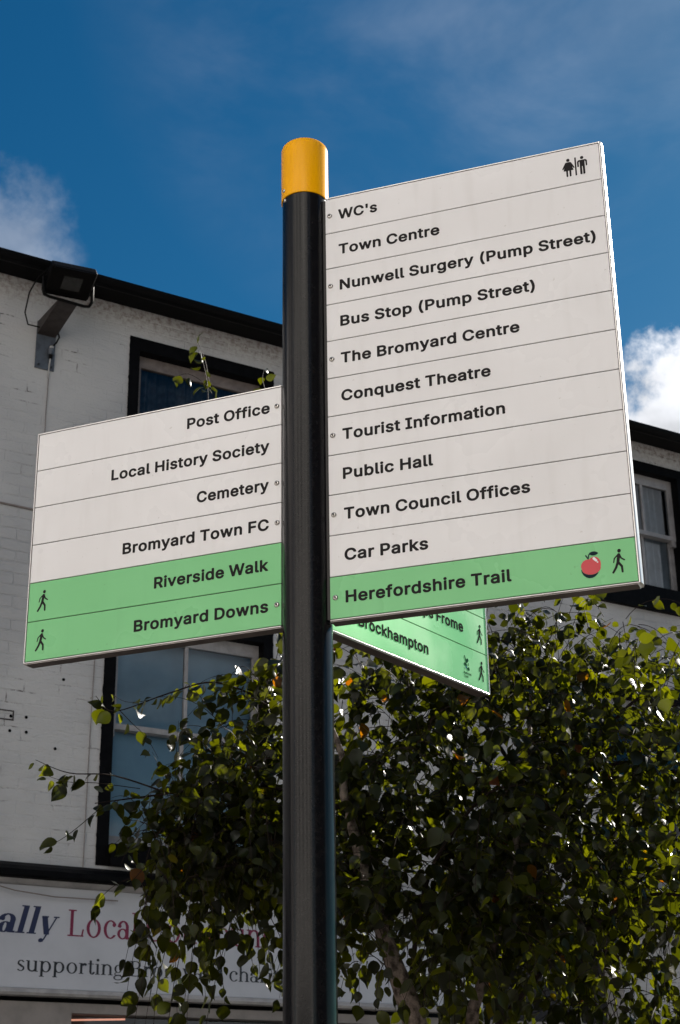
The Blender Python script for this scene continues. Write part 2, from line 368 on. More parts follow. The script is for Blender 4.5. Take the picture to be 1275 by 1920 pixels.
# ------------------------------------------------------------------ lettering (outlines in thousandths of the capital height)
SANS = {"'":[416,[[161,573,183,566,282,567,304,576,318,595,334,959,325,981,304,997,161,999,140,987,127,966,139,609,146,588]]],"(":[535,[[337,-164,359,-171,473,-171,501,-157,513,-128,510,-107,447,36,401,164,374,278,363,392,371,542,399,685,450,849,513,999,512,1020,505,1035,489,1049,473,1054,352,1053,330,1042,319,1027,268,928,219,792,186,664,166,535,159,442,162,335,189,171,214,86,259,-28,318,-143]]],")":[535,[[88,-164,109,-171,223,-171,245,-163,258,-150,317,-36,365,86,391,171,413,293,421,414,417,507,404,606,379,728,343,849,299,956,257,1035,240,1049,223,1054,102,1053,81,1041,67,1013,69,992,138,828,176,706,204,571,217,435,210,307,187,193,145,64,68,-114,70,-143]]],"B":[862,[[129,7,150,0,485,0,607,12,662,29,721,59,762,93,800,143,820,185,835,243,838,292,832,357,816,407,793,449,758,492,723,521,721,528,762,571,791,628,802,692,797,770,783,820,753,877,714,922,656,961,585,988,500,999,150,1000,129,993,114,977,107,949,107,50,111,29],[321,194,315,207,315,407,321,412,492,412,535,407,585,384,622,342,633,300,630,264,614,234,585,212,549,200,507,195],[321,602,315,614,315,799,321,806,514,803,563,785,588,756,599,721,595,678,578,646,549,621,492,603]]],"C":[958,[[440,-5,521,-12,607,-5,685,17,764,57,821,102,874,166,911,238,935,323,934,345,928,359,899,378,757,375,735,357,700,273,664,233,600,199,521,187,464,194,400,221,355,259,312,323,289,387,280,444,278,530,288,608,304,658,335,715,371,758,414,787,464,806,521,813,571,808,621,793,657,772,687,744,715,701,735,644,748,630,764,622,899,622,921,633,933,651,932,694,907,773,876,830,835,883,792,923,728,964,671,989,607,1005,521,1012,419,1001,350,979,262,929,206,880,147,801,112,730,82,623,72,501,82,380,103,295,145,202,207,119,264,69,350,21]]],"D":[944,[[129,7,150,0,442,0,521,5,592,19,664,45,728,82,799,145,844,207,886,300,907,385,916,499,905,628,874,735,828,820,778,880,699,939,599,981,485,999,150,1000,129,993,114,977,107,949,107,50,111,29],[321,194,315,207,315,799,321,806,464,805,514,799,557,787,607,761,649,721,678,675,696,628,709,556,711,478,705,414,687,350,671,313,641,271,607,241,571,221,485,198]]],"F":[779,[[129,7,150,0,271,0,293,7,311,29,316,392,664,395,685,400,701,414,710,435,710,549,701,571,685,584,664,589,316,592,315,799,321,806,706,806,728,812,744,828,751,856,750,963,742,981,728,994,706,1000,150,1000,129,993,114,977,107,949,107,50,111,29]]],"H":[970,[[129,7,150,0,271,0,293,7,311,29,315,407,321,413,699,410,703,29,721,8,742,0,863,0,885,7,899,20,907,50,907,956,901,977,888,992,863,1000,742,1000,721,992,706,977,700,956,700,614,692,608,321,608,315,614,315,956,308,977,293,993,271,1000,150,1000,119,984,107,956,107,50,111,29]]],"I":[584,[[77,7,105,0,526,0,551,7,570,29,573,150,562,178,533,194,426,194,419,200,419,799,426,806,533,806,552,813,566,828,573,849,573,956,567,977,548,995,526,1000,98,1000,75,992,58,970,56,849,68,820,98,806,205,805,211,799,211,200,205,194,91,193,63,173,55,150,56,43,63,21]]],"L":[749,[[129,7,157,0,692,0,724,14,737,43,736,157,726,178,706,192,321,194,315,200,315,956,303,984,278,999,143,999,121,987,108,963,107,43,114,21]]],"N":[982,[[129,7,150,0,278,1,300,12,314,35,315,599,321,615,703,14,735,0,870,0,892,4,906,14,915,29,919,50,919,949,916,970,899,992,878,1000,749,999,728,989,714,970,711,392,706,383,321,987,293,1000,157,1000,136,996,119,984,107,956,107,50,111,29]]],"O":[999,[[440,-5,528,-12,628,-1,721,33,785,72,854,138,899,202,941,295,962,380,972,501,962,623,932,730,897,801,835,883,757,947,692,980,593,1007,493,1011,414,1000,322,966,263,929,207,880,148,801,102,701,82,623,72,501,82,380,103,295,145,202,207,119,264,69,350,21],[514,187,464,194,414,213,371,243,343,273,312,323,295,366,281,437,277,501,280,559,294,630,314,680,345,730,381,765,421,790,464,806,521,813,578,807,616,794,664,765,700,730,731,680,750,630,764,559,767,494,761,416,749,366,733,323,700,270,658,230,614,205,564,191]]],"P":[841,[[129,7,150,0,271,0,293,7,308,21,315,43,316,328,521,334,614,354,664,377,706,406,744,442,779,492,801,542,818,614,821,692,810,763,786,828,756,875,721,914,664,955,585,986,492,999,150,1000,129,993,114,977,107,949,107,50,111,29],[321,525,315,535,315,799,321,806,507,803,549,790,585,763,609,713,614,656,602,599,572,556,542,538,500,528]]],"R":[849,[[129,7,150,0,271,0,293,7,308,21,315,43,315,342,321,353,460,350,635,25,651,7,671,0,813,0,835,8,848,21,856,43,852,64,673,392,674,399,740,449,782,507,811,578,823,671,814,756,783,842,742,899,679,949,592,985,500,999,150,1000,129,993,114,977,107,949,107,50,111,29],[321,548,315,556,315,799,321,806,507,803,557,789,589,763,610,721,615,663,605,614,578,577,542,558,500,549]]],"S":[845,[[355,-9,446,-16,532,-9,596,5,664,34,725,77,764,120,797,177,816,241,820,312,807,384,778,441,732,493,675,533,618,560,361,641,325,663,302,690,298,712,301,740,325,778,375,807,446,818,503,812,560,787,590,755,608,698,632,677,767,674,797,690,808,719,797,790,777,840,744,890,708,926,653,964,603,987,532,1006,453,1012,375,1006,304,989,247,963,189,924,145,876,116,826,97,762,94,683,106,626,134,569,187,512,239,477,296,450,553,370,590,348,612,319,613,270,603,247,582,223,525,192,446,180,375,190,318,217,288,255,273,312,247,334,111,336,79,319,68,291,81,212,109,148,139,105,184,63,232,31,282,10]]],"T":[848,[[365,7,385,0,513,1,535,11,547,29,551,799,556,805,791,806,820,817,836,849,836,956,827,981,806,997,99,1000,76,992,60,970,57,849,64,828,78,813,99,806,342,804,344,43,351,21]]],"W":[1272,[[298,7,322,0,457,0,479,5,496,21,657,607,820,21,835,6,857,0,999,1,1025,14,1037,36,1285,942,1286,963,1275,984,1263,994,1242,1000,1121,1000,1099,994,1082,977,928,385,921,383,763,977,750,992,728,1000,593,1000,566,992,547,963,393,377,233,977,215,995,193,1000,72,1000,43,987,30,963,31,942,278,36]]],"a":[742,[[261,-8,325,-15,389,-11,439,2,496,29,511,10,532,1,653,0,679,13,692,35,693,498,683,584,661,641,619,698,568,736,511,761,439,775,375,778,304,769,237,748,184,720,140,683,104,638,74,577,76,548,97,525,218,489,240,491,254,498,297,558,325,576,354,586,397,590,441,584,468,570,486,541,491,506,482,501,275,471,175,438,111,393,87,363,69,327,57,277,55,213,66,156,85,113,118,68,161,32,211,6],[318,176,282,189,261,210,258,249,272,270,332,294,489,317,491,284,485,256,470,227,451,206,425,189,389,177]]],"b":[805,[[386,-7,479,-14,565,3,607,22,649,50,706,107,750,182,781,285,789,385,776,506,749,585,707,656,651,713,586,752,508,775,436,778,365,766,299,734,295,956,289,977,276,991,258,999,129,999,105,984,94,956,95,35,107,14,129,1,244,0,272,8,294,37,343,7],[422,177,393,183,365,198,340,221,322,248,298,328,295,421,313,499,343,549,386,579,450,588,479,583,509,570,534,549,555,520,581,442,584,349,566,271,531,214,486,184]]],"c":[754,[[342,-7,410,-14,475,-10,539,5,596,32,646,68,688,114,719,164,739,221,735,249,717,269,582,301,553,285,526,228,496,197,453,179,403,176,368,183,339,197,311,224,289,258,275,299,266,349,270,442,297,520,319,549,346,571,403,588,439,587,475,577,500,563,522,542,553,481,582,467,703,495,723,506,733,520,737,549,719,599,694,642,660,683,624,714,582,740,489,772,418,778,332,769,275,751,211,714,162,670,120,613,92,556,69,478,61,385,65,314,84,228,116,157,154,103,211,50,275,13]]],"d":[805,[[325,-7,396,-15,453,-10,503,5,553,34,575,11,596,1,710,0,733,7,752,28,756,50,756,956,746,982,724,998,596,1000,575,992,560,977,554,956,553,733,489,765,432,777,368,777,289,762,225,731,175,692,128,635,92,563,68,478,61,385,69,285,93,199,129,128,182,66,246,21],[389,178,361,185,334,199,311,223,293,249,269,328,266,421,282,493,315,549,361,580,425,588,453,583,482,570,507,549,527,520,542,485,552,442,554,349,538,271,503,213,482,195,453,182]]],"e":[768,[[346,-7,425,-15,489,-10,546,3,603,28,653,62,691,100,720,142,743,199,739,228,717,250,589,281,560,269,527,214,496,190,453,177,396,177,361,186,332,201,303,227,285,256,272,292,275,302,710,302,739,313,753,335,754,421,745,499,725,570,689,639,646,690,589,732,532,758,468,774,389,778,325,768,254,742,204,710,149,656,115,606,84,535,68,470,61,378,68,292,83,228,118,152,162,92,211,49,282,10],[282,487,276,492,289,519,325,561,361,581,410,589,453,584,489,567,520,535,540,492,532,487]]],"f":[501,[[166,7,190,0,304,0,333,14,344,36,345,578,354,583,468,586,493,606,499,635,499,728,490,751,461,769,347,769,347,813,354,832,368,842,404,845,454,835,475,842,490,856,526,977,514,1006,482,1024,418,1036,347,1036,290,1022,240,998,192,956,161,906,147,856,142,770,47,768,26,756,13,735,12,628,23,599,47,585,133,583,144,578,144,43,151,21]]],"g":[806,[[328,-261,396,-268,468,-266,532,-255,582,-239,624,-218,674,-180,709,-140,733,-97,749,-47,757,24,757,723,747,752,728,766,596,768,575,758,553,732,503,760,439,776,368,777,296,764,239,739,179,695,130,637,92,566,74,509,64,452,64,324,74,267,93,209,118,160,149,117,182,84,226,52,275,29,339,13,396,9,453,13,503,27,555,52,552,3,538,-33,510,-58,468,-75,403,-81,341,-69,303,-46,257,10,232,20,204,14,101,-47,91,-69,95,-97,121,-140,160,-183,236,-233],[375,202,346,212,318,231,284,281,266,352,269,445,288,509,326,559,375,584,439,586,468,578,496,561,534,509,547,473,556,423,552,331,532,267,496,223,468,207,439,200]]],"h":[779,[[115,7,137,0,258,1,279,11,292,29,300,492,312,528,336,558,369,578,408,586,450,584,483,571,506,549,522,514,528,464,528,43,535,21,565,1,686,0,717,14,730,43,729,499,720,571,698,635,672,678,631,721,593,745,536,768,472,778,408,775,357,763,301,736,296,742,295,963,284,984,258,999,129,999,108,987,95,963,94,43,101,21]]],"i":[345,[[116,7,138,0,259,1,283,14,294,36,295,728,281,756,259,768,131,768,108,756,95,733,94,43,101,21],[173,792,219,792,259,807,297,842,316,885,315,935,300,970,266,1005,223,1024,174,1025,131,1009,95,975,77,935,76,885,94,842,131,808]]],"k":[727,[[115,7,137,0,251,0,272,6,288,21,295,43,296,271,315,294,531,21,550,5,572,0,722,1,744,14,756,43,753,64,744,78,467,428,723,692,734,713,731,742,714,761,693,769,536,766,521,756,301,530,296,542,295,956,284,984,258,999,129,999,108,987,95,963,94,43,101,21]]],"l":[385,[[231,3,301,-4,379,6,406,24,415,53,394,153,383,174,358,189,301,186,297,195,294,966,281,987,258,999,137,1000,108,987,94,959,95,174,108,110,131,67,177,24]]],"m":[1136,[[115,7,137,0,258,1,279,11,292,29,299,507,313,542,336,568,365,583,401,589,434,585,458,574,475,556,487,528,493,29,508,9,529,0,650,0,672,9,683,21,691,43,693,514,707,549,728,571,757,585,793,589,829,584,857,570,871,556,882,528,888,29,906,7,928,0,1043,0,1064,7,1079,21,1086,43,1085,528,1069,614,1031,685,1000,719,957,749,900,772,850,780,786,779,722,763,672,739,615,696,586,727,550,753,508,772,465,780,422,781,379,775,336,760,294,736,272,761,251,769,137,769,115,762,98,742,94,721,94,50,97,29]]],"n":[779,[[115,7,137,0,258,1,279,11,292,29,300,492,312,528,336,558,372,579,415,587,450,584,486,569,510,542,524,507,528,464,528,43,535,21,550,7,579,0,693,1,722,21,730,50,730,478,724,549,712,599,686,656,657,695,615,732,550,763,472,778,379,770,336,755,294,732,278,756,251,769,137,769,115,762,102,749,94,721,94,50,97,29]]],"o":[789,[[342,-7,418,-15,503,-5,560,14,623,50,667,88,713,149,742,207,764,285,772,378,768,449,750,535,718,606,682,659,625,713,560,750,503,769,439,778,361,775,282,754,225,724,168,677,120,613,92,556,69,478,61,385,65,314,84,228,116,157,154,103,211,50,275,13],[389,178,361,185,335,199,294,249,269,328,266,413,284,492,319,549,344,570,368,581,432,588,489,570,517,546,539,516,564,442,568,349,550,271,532,235,510,210,489,193,460,181]]],"p":[805,[[115,-247,137,-254,251,-254,272,-248,288,-233,295,-212,298,31,358,1,415,-12,486,-13,557,1,615,27,672,69,708,109,746,174,776,259,788,352,786,445,769,530,745,594,705,659,650,713,586,752,515,773,450,778,365,766,294,729,279,755,251,769,129,768,111,758,99,744,94,723,94,-205,97,-226],[408,179,358,203,336,226,317,259,296,345,297,437,317,509,353,559,401,584,465,586,493,578,522,561,544,537,561,509,576,466,583,423,581,330,561,259,543,228,522,205,500,190,472,180]]],"q":[805,[[576,-247,596,-254,717,-254,743,-240,755,-219,754,737,739,759,710,769,596,768,574,758,553,731,503,760,453,774,389,778,318,770,246,743,196,711,145,659,102,587,75,509,64,445,62,352,74,259,100,181,142,109,196,53,261,14,339,-10,418,-14,489,-1,553,33,554,-212,561,-233],[375,180,346,192,323,209,300,238,285,266,266,345,268,437,289,509,325,559,346,574,375,584,439,586,468,578,496,560,533,509,546,471,554,423,551,323,530,252,491,202,468,187,439,179]]],"r":[510,[[115,7,137,0,258,1,279,11,292,29,296,471,301,507,322,544,365,572,415,581,486,575,517,592,527,621,527,735,519,756,500,773,450,779,386,776,343,765,294,740,272,761,251,769,137,769,115,762,98,742,94,721,94,43,101,21]]],"s":[699,[[290,-7,349,-14,420,-12,484,0,541,22,584,47,627,86,660,135,676,178,683,235,673,306,653,349,613,397,541,440,491,458,334,497,306,510,289,528,290,556,306,573,334,587,377,593,413,590,441,580,465,556,487,513,513,496,534,495,634,518,661,535,671,563,664,592,642,642,613,684,583,713,548,738,506,758,463,770,399,778,334,776,277,765,227,747,181,720,141,685,110,642,90,592,83,535,94,463,114,421,156,372,227,329,277,311,434,272,463,258,476,242,473,214,451,192,413,178,370,174,327,178,292,194,270,218,251,264,227,281,206,282,99,260,73,242,63,214,73,171,91,128,120,85,149,56,192,27,235,7]]],"t":[454,[[279,0,347,-7,411,-2,454,12,471,35,471,64,450,157,442,171,411,188,354,182,326,185,317,221,317,578,325,583,418,584,445,599,456,628,456,727,447,751,425,767,317,770,317,892,311,910,297,925,276,933,154,932,130,920,117,899,113,770,47,768,26,756,16,742,12,620,23,599,40,587,111,583,116,578,116,207,121,157,134,114,161,69,197,35,240,12]]],"u":[779,[[302,-2,365,-9,422,-5,472,8,529,37,547,12,565,2,686,0,707,7,725,27,730,48,730,726,723,747,707,763,686,769,572,769,550,763,535,747,528,726,528,319,524,276,511,241,486,210,450,190,408,182,365,187,336,201,314,226,298,269,295,726,289,747,272,763,244,769,132,768,115,762,101,747,94,726,94,298,106,191,130,126,178,62,229,25]]],"v":[742,[[312,7,331,0,452,0,473,6,489,21,752,706,751,742,730,764,709,769,587,769,566,762,552,749,395,318,231,754,202,769,74,769,52,762,38,747,31,728,34,706,293,29]]],"w":[1060,[[267,7,290,0,404,0,425,7,440,21,554,402,658,36,668,17,682,5,704,0,818,0,846,14,858,36,1063,713,1062,735,1050,756,1025,769,903,769,882,764,864,749,754,372,656,735,647,752,632,764,611,769,490,769,473,763,458,749,354,384,347,374,240,749,226,762,204,769,83,769,54,756,42,735,43,706,247,36]]],"y":[742,[[140,-252,231,-258,309,-240,373,-199,423,-136,454,-73,752,705,752,740,730,764,709,769,587,769,566,762,552,748,395,318,231,754,202,769,74,769,52,762,38,747,31,726,35,704,286,41,260,-30,238,-60,209,-68,145,-61,124,-73,114,-88,87,-187,85,-209,102,-237]]]," ":[335,[]]}
SERIF = {"l":[355,[[35,10,50,0,310,0,320,10,320,40,310,50,250,50,245,60,240,1040,30,1040,25,1030,30,990,110,990,110,50,40,50]]],"i":[355,[[35,10,50,0,310,0,320,10,320,40,310,50,250,50,245,60,240,690,30,690,25,680,30,640,110,640,110,50,40,50],[136,850,170,840,210,846,240,865,258,890,267,920,262,960,245,990,220,1009,190,1019,150,1016,120,999,97,970,88,940,93,900,110,870]]],"n":[755,[[35,10,50,0,310,0,320,10,320,40,310,50,250,50,245,60,247,470,266,540,300,590,340,619,390,630,440,617,480,584,513,530,528,470,530,50,460,50,460,0,730,0,740,10,740,40,730,50,670,50,665,60,662,480,629,570,570,640,500,682,410,704,330,699,250,670,240,690,30,690,30,640,110,640,110,50,40,50]]],"h":[755,[[35,10,50,0,310,0,320,10,320,40,310,50,250,50,245,60,247,470,266,540,300,590,340,619,390,630,440,617,480,584,513,530,528,470,530,50,460,50,460,0,730,0,740,10,740,40,730,50,670,50,665,60,664,460,649,530,616,590,550,655,460,696,370,704,310,694,250,670,245,680,240,1040,30,1040,25,1030,30,990,110,990,110,50,40,50]]],"m":[1175,[[35,10,50,0,310,0,320,10,320,40,310,50,250,50,245,60,247,470,266,540,300,590,340,619,390,630,440,617,480,584,513,530,528,470,530,50,460,50,460,0,730,0,740,10,740,40,730,50,670,50,665,60,667,470,686,540,720,590,760,619,810,630,860,617,900,584,933,530,948,470,950,50,880,50,880,0,1150,0,1160,10,1160,40,1150,50,1090,50,1085,60,1084,460,1055,560,1020,610,970,655,910,686,840,703,770,703,710,688,650,658,600,615,520,673,430,702,340,701,250,670,240,690,30,690,30,640,110,640,110,50,40,50]]],"u":[755,[[314,-10,410,-12,510,20,520,0,710,0,715,10,710,50,650,50,645,60,640,690,430,690,425,680,430,640,510,640,509,220,494,160,460,104,420,73,370,60,320,71,280,99,250,140,231,190,220,690,10,690,5,680,10,640,90,640,90,230,114,140,150,84,197,40,250,9]]],"o":[760,[[305,-10,370,-20,430,-16,490,2,550,35,601,80,646,140,675,200,694,270,700,350,692,420,671,490,640,550,600,601,550,645,490,678,430,696,370,700,310,691,250,669,200,638,150,590,114,540,85,480,66,410,60,340,66,270,110,147,190,50,250,11],[380,30,310,53,250,120,209,220,195,340,209,460,250,560,310,627,380,650,450,627,510,560,551,460,565,340,551,220,510,120,450,53]]],"c":[640,[[298,-10,390,-19,480,3,560,56,620,130,610,140,510,140,439,60,400,40,360,35,320,48,280,78,249,120,221,180,197,300,203,430,240,544,300,620,340,640,380,645,420,632,450,611,477,580,453,540,453,500,470,467,500,446,540,441,570,451,620,510,615,560,560,624,490,672,410,697,350,699,290,688,190,633,110,536,66,410,66,270,110,144,190,47,240,13]]],"e":[680,[[290,-10,380,-19,460,1,538,50,597,120,590,130,480,130,440,73,400,44,350,36,310,49,260,97,223,170,199,270,200,360,650,360,659,370,633,490,576,590,497,660,400,697,340,699,290,690,230,664,182,630,105,530,66,410,64,280,105,150,182,50,230,16],[200,410,220,501,258,580,310,631,360,645,410,631,462,580,500,501,520,410]]],"a":[660,[[207,0,310,-8,410,23,430,0,630,0,635,10,630,70,560,70,555,80,555,480,535,550,501,610,460,652,410,685,350,705,250,705,160,667,90,597,50,500,50,450,90,450,140,426,190,437,213,460,224,490,220,527,200,560,204,570,240,623,290,649,330,644,360,623,407,540,419,480,420,380,300,409,200,398,110,348,76,310,50,260,41,180,69,100,125,40],[280,40,230,55,194,90,170,140,161,200,170,260,194,310,230,345,280,360,330,345,366,310,390,260,399,200,390,140,366,90,330,55]]],"s":[560,[[208,0,310,-8,400,19,470,79,499,150,487,230,509,250,250,460,200,460,196,470,192,530,206,580,233,620,270,642,300,644,335,630,390,560,470,560,480,570,453,620,420,654,370,684,320,698,230,691,150,646,100,569,90,460,70,460,61,450,310,247,380,237,392,210,398,160,384,110,351,70,310,49,270,45,230,57,198,80,170,120,80,120,73,110,77,100,116,50,160,19]]],"p":[780,[[35,-290,40,-300,310,-300,320,-290,320,-260,310,-250,250,-250,245,-240,248,30,360,-15,420,-20,480,-11,540,13,590,47,633,90,673,150,702,220,717,290,719,370,708,440,683,510,648,570,600,624,540,667,470,693,390,699,320,684,250,648,240,690,30,690,30,640,110,640,110,-250,40,-250],[410,40,350,58,305,100,266,170,245,250,245,440,270,520,330,607,370,632,410,640,480,615,535,550,573,450,585,340,573,230,535,130,480,65]]],"d":[800,[[288,-10,350,-20,410,-15,470,3,520,32,530,30,530,10,540,0,730,0,735,10,730,50,670,50,665,60,660,1040,450,1040,445,1030,450,990,530,990,530,650,400,697,330,698,270,684,210,655,150,605,108,550,74,480,56,410,50,330,60,250,82,180,120,112,165,60,220,19],[360,40,290,65,235,130,197,230,185,340,197,450,235,550,290,615,360,640,420,622,470,573,508,500,530,410,530,270,500,160,440,73,400,48]]],"r":[520,[[35,10,50,0,310,0,320,10,320,40,310,50,250,50,245,60,245,500,250,510,310,510,340,577,360,545,390,525,430,521,470,536,492,560,505,600,497,640,470,674,420,690,420,700,360,704,300,685,250,649,240,690,30,690,30,640,110,640,110,50,40,50]]],"t":[460,[[254,-10,320,-20,390,1,445,50,476,120,480,150,470,160,350,160,333,70,310,40,290,62,277,120,275,630,280,640,410,640,420,650,420,680,410,690,280,690,270,890,150,890,140,880,140,690,50,690,40,680,40,650,50,640,140,640,140,140,175,50,210,14]]],"g":[680,[[222,-290,340,-300,460,-279,550,-233,602,-170,609,-120,597,-80,560,-35,507,0,500,50,490,60,210,60,200,50,200,30,200,50,160,70,150,100,160,130,200,150,200,190,270,164,340,162,410,187,470,236,520,320,540,420,527,520,480,620,650,620,660,630,660,670,650,680,460,680,450,670,450,650,350,696,260,694,210,673,170,644,131,600,104,550,81,460,88,360,125,270,188,200,130,181,90,140,81,110,86,70,110,34,148,10,56,-60,35,-100,31,-140,49,-190,85,-230,150,-268],[320,-250,230,-237,160,-199,136,-170,125,-140,127,-110,142,-80,210,-31,300,-11,400,-21,479,-60,504,-90,515,-120,513,-150,498,-180,428,-230],[310,210,270,224,230,272,205,340,195,430,205,520,230,588,270,636,310,650,350,636,390,588,415,520,425,430,415,340,390,272,350,224]]],"y":[700,[[159,-290,210,-299,260,-280,290,-280,300,-270,300,-230,290,-220,320,-220,390,0,420,0,427,10,412,70,591,630,600,640,670,640,680,650,680,680,670,690,470,690,460,680,460,650,470,640,530,640,531,630,380,157,212,630,210,640,270,640,280,650,280,680,270,690,30,690,20,680,20,650,70,630,290,0,330,0,270,-175,240,-149,200,-140,160,-149,126,-180,116,-210,118,-240,134,-270]]],"B":[860,[[30,10,40,0,500,0,590,26,650,55,706,100,746,150,769,200,780,260,774,320,757,370,724,420,680,464,558,530,620,569,668,620,698,680,710,740,704,800,680,861,640,913,580,958,480,1000,40,1000,30,990,30,960,40,950,120,950,120,940,120,50,40,50,30,40],[260,50,260,500,400,500,410,485,480,487,560,452,613,390,643,300,638,210,600,129,550,81,490,55],[260,540,260,950,430,950,480,934,538,880,570,800,572,710,544,630,510,587,460,557,400,550,400,540]]],"L":[800,[[40,10,50,0,730,0,740,10,740,40,730,50,710,50,708,60,750,280,690,280,683,270,630,50,280,50,275,60,275,940,280,950,390,950,400,960,400,990,390,1000,50,1000,40,990,40,960,50,950,140,950,140,940,140,50,50,50,40,40]]],"C":[920,[[390,-10,510,-18,630,21,690,61,740,109,790,175,810,220,690,220,610,104,560,65,510,45,460,40,420,48,370,71,330,104,285,160,247,230,217,320,200,410,202,600,220,690,247,770,292,850,350,914,420,952,490,959,560,935,620,886,670,816,710,725,770,720,780,700,820,700,830,710,830,990,820,1000,780,1000,770,990,770,860,680,947,580,1001,470,1020,360,1001,290,967,218,910,160,840,110,749,75,640,60,520,68,400,99,280,150,175,218,90,300,27]]]," ":[300,[]]}
SERIF_BI = {"l":[420,[[37,10,50,0,380,0,387,10,391,50,321,50,537,1030,529,1040,259,1040,252,1030,248,990,328,990,121,50,51,50]]],"a":[680,[[207,0,308,-8,415,23,430,0,690,0,702,10,713,60,705,70,635,70,728,490,721,530,705,580,670,630,618,670,563,694,436,709,300,680,239,650,182,610,133,560,101,510,81,460,89,450,189,450,218,430,254,426,292,440,322,470,337,520,323,560,362,610,400,639,433,649,472,644,505,612,521,570,525,490,504,380,390,409,288,398,187,348,144,310,107,260,81,180,91,100,133,40],[289,40,271,49,258,81,264,200,310,319,337,351,359,360,377,351,390,319,384,200,338,81,311,49]]],"y":[700,[[95,-290,144,-299,198,-280,228,-280,241,-270,249,-230,242,-220,272,-220,390,0,460,0,455,120,729,630,741,640,811,640,823,650,830,680,822,690,622,690,610,680,603,650,611,640,671,640,669,630,448,219,437,216,384,630,391,640,411,640,423,650,430,680,422,690,172,690,163,650,174,630,254,10,260,0,330,0,232,-175,207,-149,169,-140,127,-149,87,-180,69,-210,65,-240,74,-270]]]," ":[300,[]]}
ICON = {"walker":[0,[[-215,6,-185,6,-168,18,-40,209,20,346,32,351,105,246,121,30,140,8,164,3,188,14,199,30,194,282,73,462,104,630,128,580,260,487,295,498,299,522,284,542,176,619,129,738,124,774,92,811,56,816,32,807,-3,762,-142,630,-177,450,-172,436,-148,429,-132,450,-92,606,-28,665,-16,674,-14,666,-49,450,-118,258,-241,54,-239,30],[52,846,80,836,116,840,158,882,161,942,140,975,116,990,68,991,25,954,18,894]]],"man":[0,[[-105,6,-76,-5,-52,-1,-28,17,-18,42,-16,439,8,440,17,426,21,30,39,6,68,-5,104,5,123,30,123,702,140,705,164,678,172,438,188,424,212,421,236,435,245,462,248,714,200,774,164,793,-160,794,-199,774,-248,714,-244,450,-232,431,-208,420,-184,426,-166,450,-164,678,-142,702,-121,702,-127,54,-123,30],[-38,834,20,827,56,846,75,870,85,906,79,942,64,966,32,989,-29,990,-64,966,-79,942,-80,882,-64,854]]],"woman":[0,[[-109,6,-88,-4,-64,-2,-36,30,-35,318,-28,330,32,330,36,30,56,2,92,-3,124,30,128,330,236,330,246,342,195,510,200,516,248,432,284,427,305,450,303,474,152,761,116,797,-100,800,-124,793,-152,762,-303,474,-305,450,-292,432,-256,427,-242,438,-195,522,-246,342,-244,330,-136,330,-125,318,-125,42],[-38,834,20,827,56,846,75,870,85,906,79,942,64,966,32,989,-29,990,-64,966,-79,942,-80,882,-64,854]]],"apple_body":[0,[[-80,138,56,133,185,162,293,222,354,294,372,342,373,402,389,474,382,582,362,642,332,692,290,738,236,773,176,793,104,795,20,767,-52,712,-136,718,-208,704,-304,651,-367,570,-387,510,-389,438,-335,282,-295,234,-232,189,-160,157]]],"apple_shade":[0,[[-102,6,20,5,128,41,223,114,260,163,272,195,176,152,80,130,-28,126,-136,144,-220,175,-292,222,-344,282,-376,371,-384,366,-385,306,-373,246,-316,136,-220,50]]],"apple_leaf":[0,[[-101,714,-88,705,-68,714,-36,870,-16,888,68,849,164,842,260,866,304,894,318,918,272,960,200,989,128,997,56,986,-16,963,-66,906,-100,792,-149,882,-184,891,-196,879,-199,858]]],"apple_shine":[0,[[253,546,272,544,295,558,298,582,287,594,248,604,231,570],[190,606,224,596,247,606,262,630,262,654,164,771,116,777,85,750,84,702]]],"oak_leaf":[0,[[162,30,200,23,248,52,281,102,288,150,278,198,248,241,200,270,152,276,125,270,-17,114,-4,85],[-160,306,-64,298,-28,305,10,342,18,390,8,418,-16,444,-148,518,-208,522,-244,506,-275,474,-290,438,-290,390,-275,354,-244,323,-220,311],[129,342,164,342,184,366,211,522,203,546,188,557,164,557,142,534,106,378,114,354],[-21,498,17,510,191,690,205,738,198,786,176,823,140,851,92,864,44,857,6,834,-22,798,-40,701,-165,990,-184,1008,-220,1012,-250,990,-256,954,-119,582,-100,552,-52,534,-42,510]]],"oak_acorn":[0,[[-122,126,-64,120,-30,138,-11,162,0,198,-6,234,-28,265,-52,281,-115,282,-148,260,-164,234,-165,174,-148,145]]]}
def glyph_tris(contours):
    polys = [[Vector((c[i] / 1000, c[i + 1] / 1000)) for i in range(0, len(c), 2)] for c in contours]
    vs, es = [], []
    for q in polys:
        o = len(vs); vs += q; es += [(o + i, o + (i + 1) % len(q)) for i in range(len(q))]
    ov, _, of = delaunay_2d_cdt(vs, es, [], 0, 1e-6)[:3]
    keep = []
    for f in of:
        cx = sum(ov[i].x for i in f) / len(f); cy = sum(ov[i].y for i in f) / len(f); odd = False
        for q in polys:
            for a, b in zip(q, q[1:] + q[:1]):
                if (a.y > cy) != (b.y > cy) and cx < a.x + (cy - a.y) / (b.y - a.y) * (b.x - a.x): odd = not odd
        if odd: keep.append(tuple(f))
    return ov, keep
_cache = {}
def glyph(font, ch):
    k = (id(font), ch)
    if k not in _cache: _cache[k] = (font[ch][0] / 1000,) + (glyph_tris(font[ch][1]) if font[ch][1] else ([], []))
    return _cache[k]
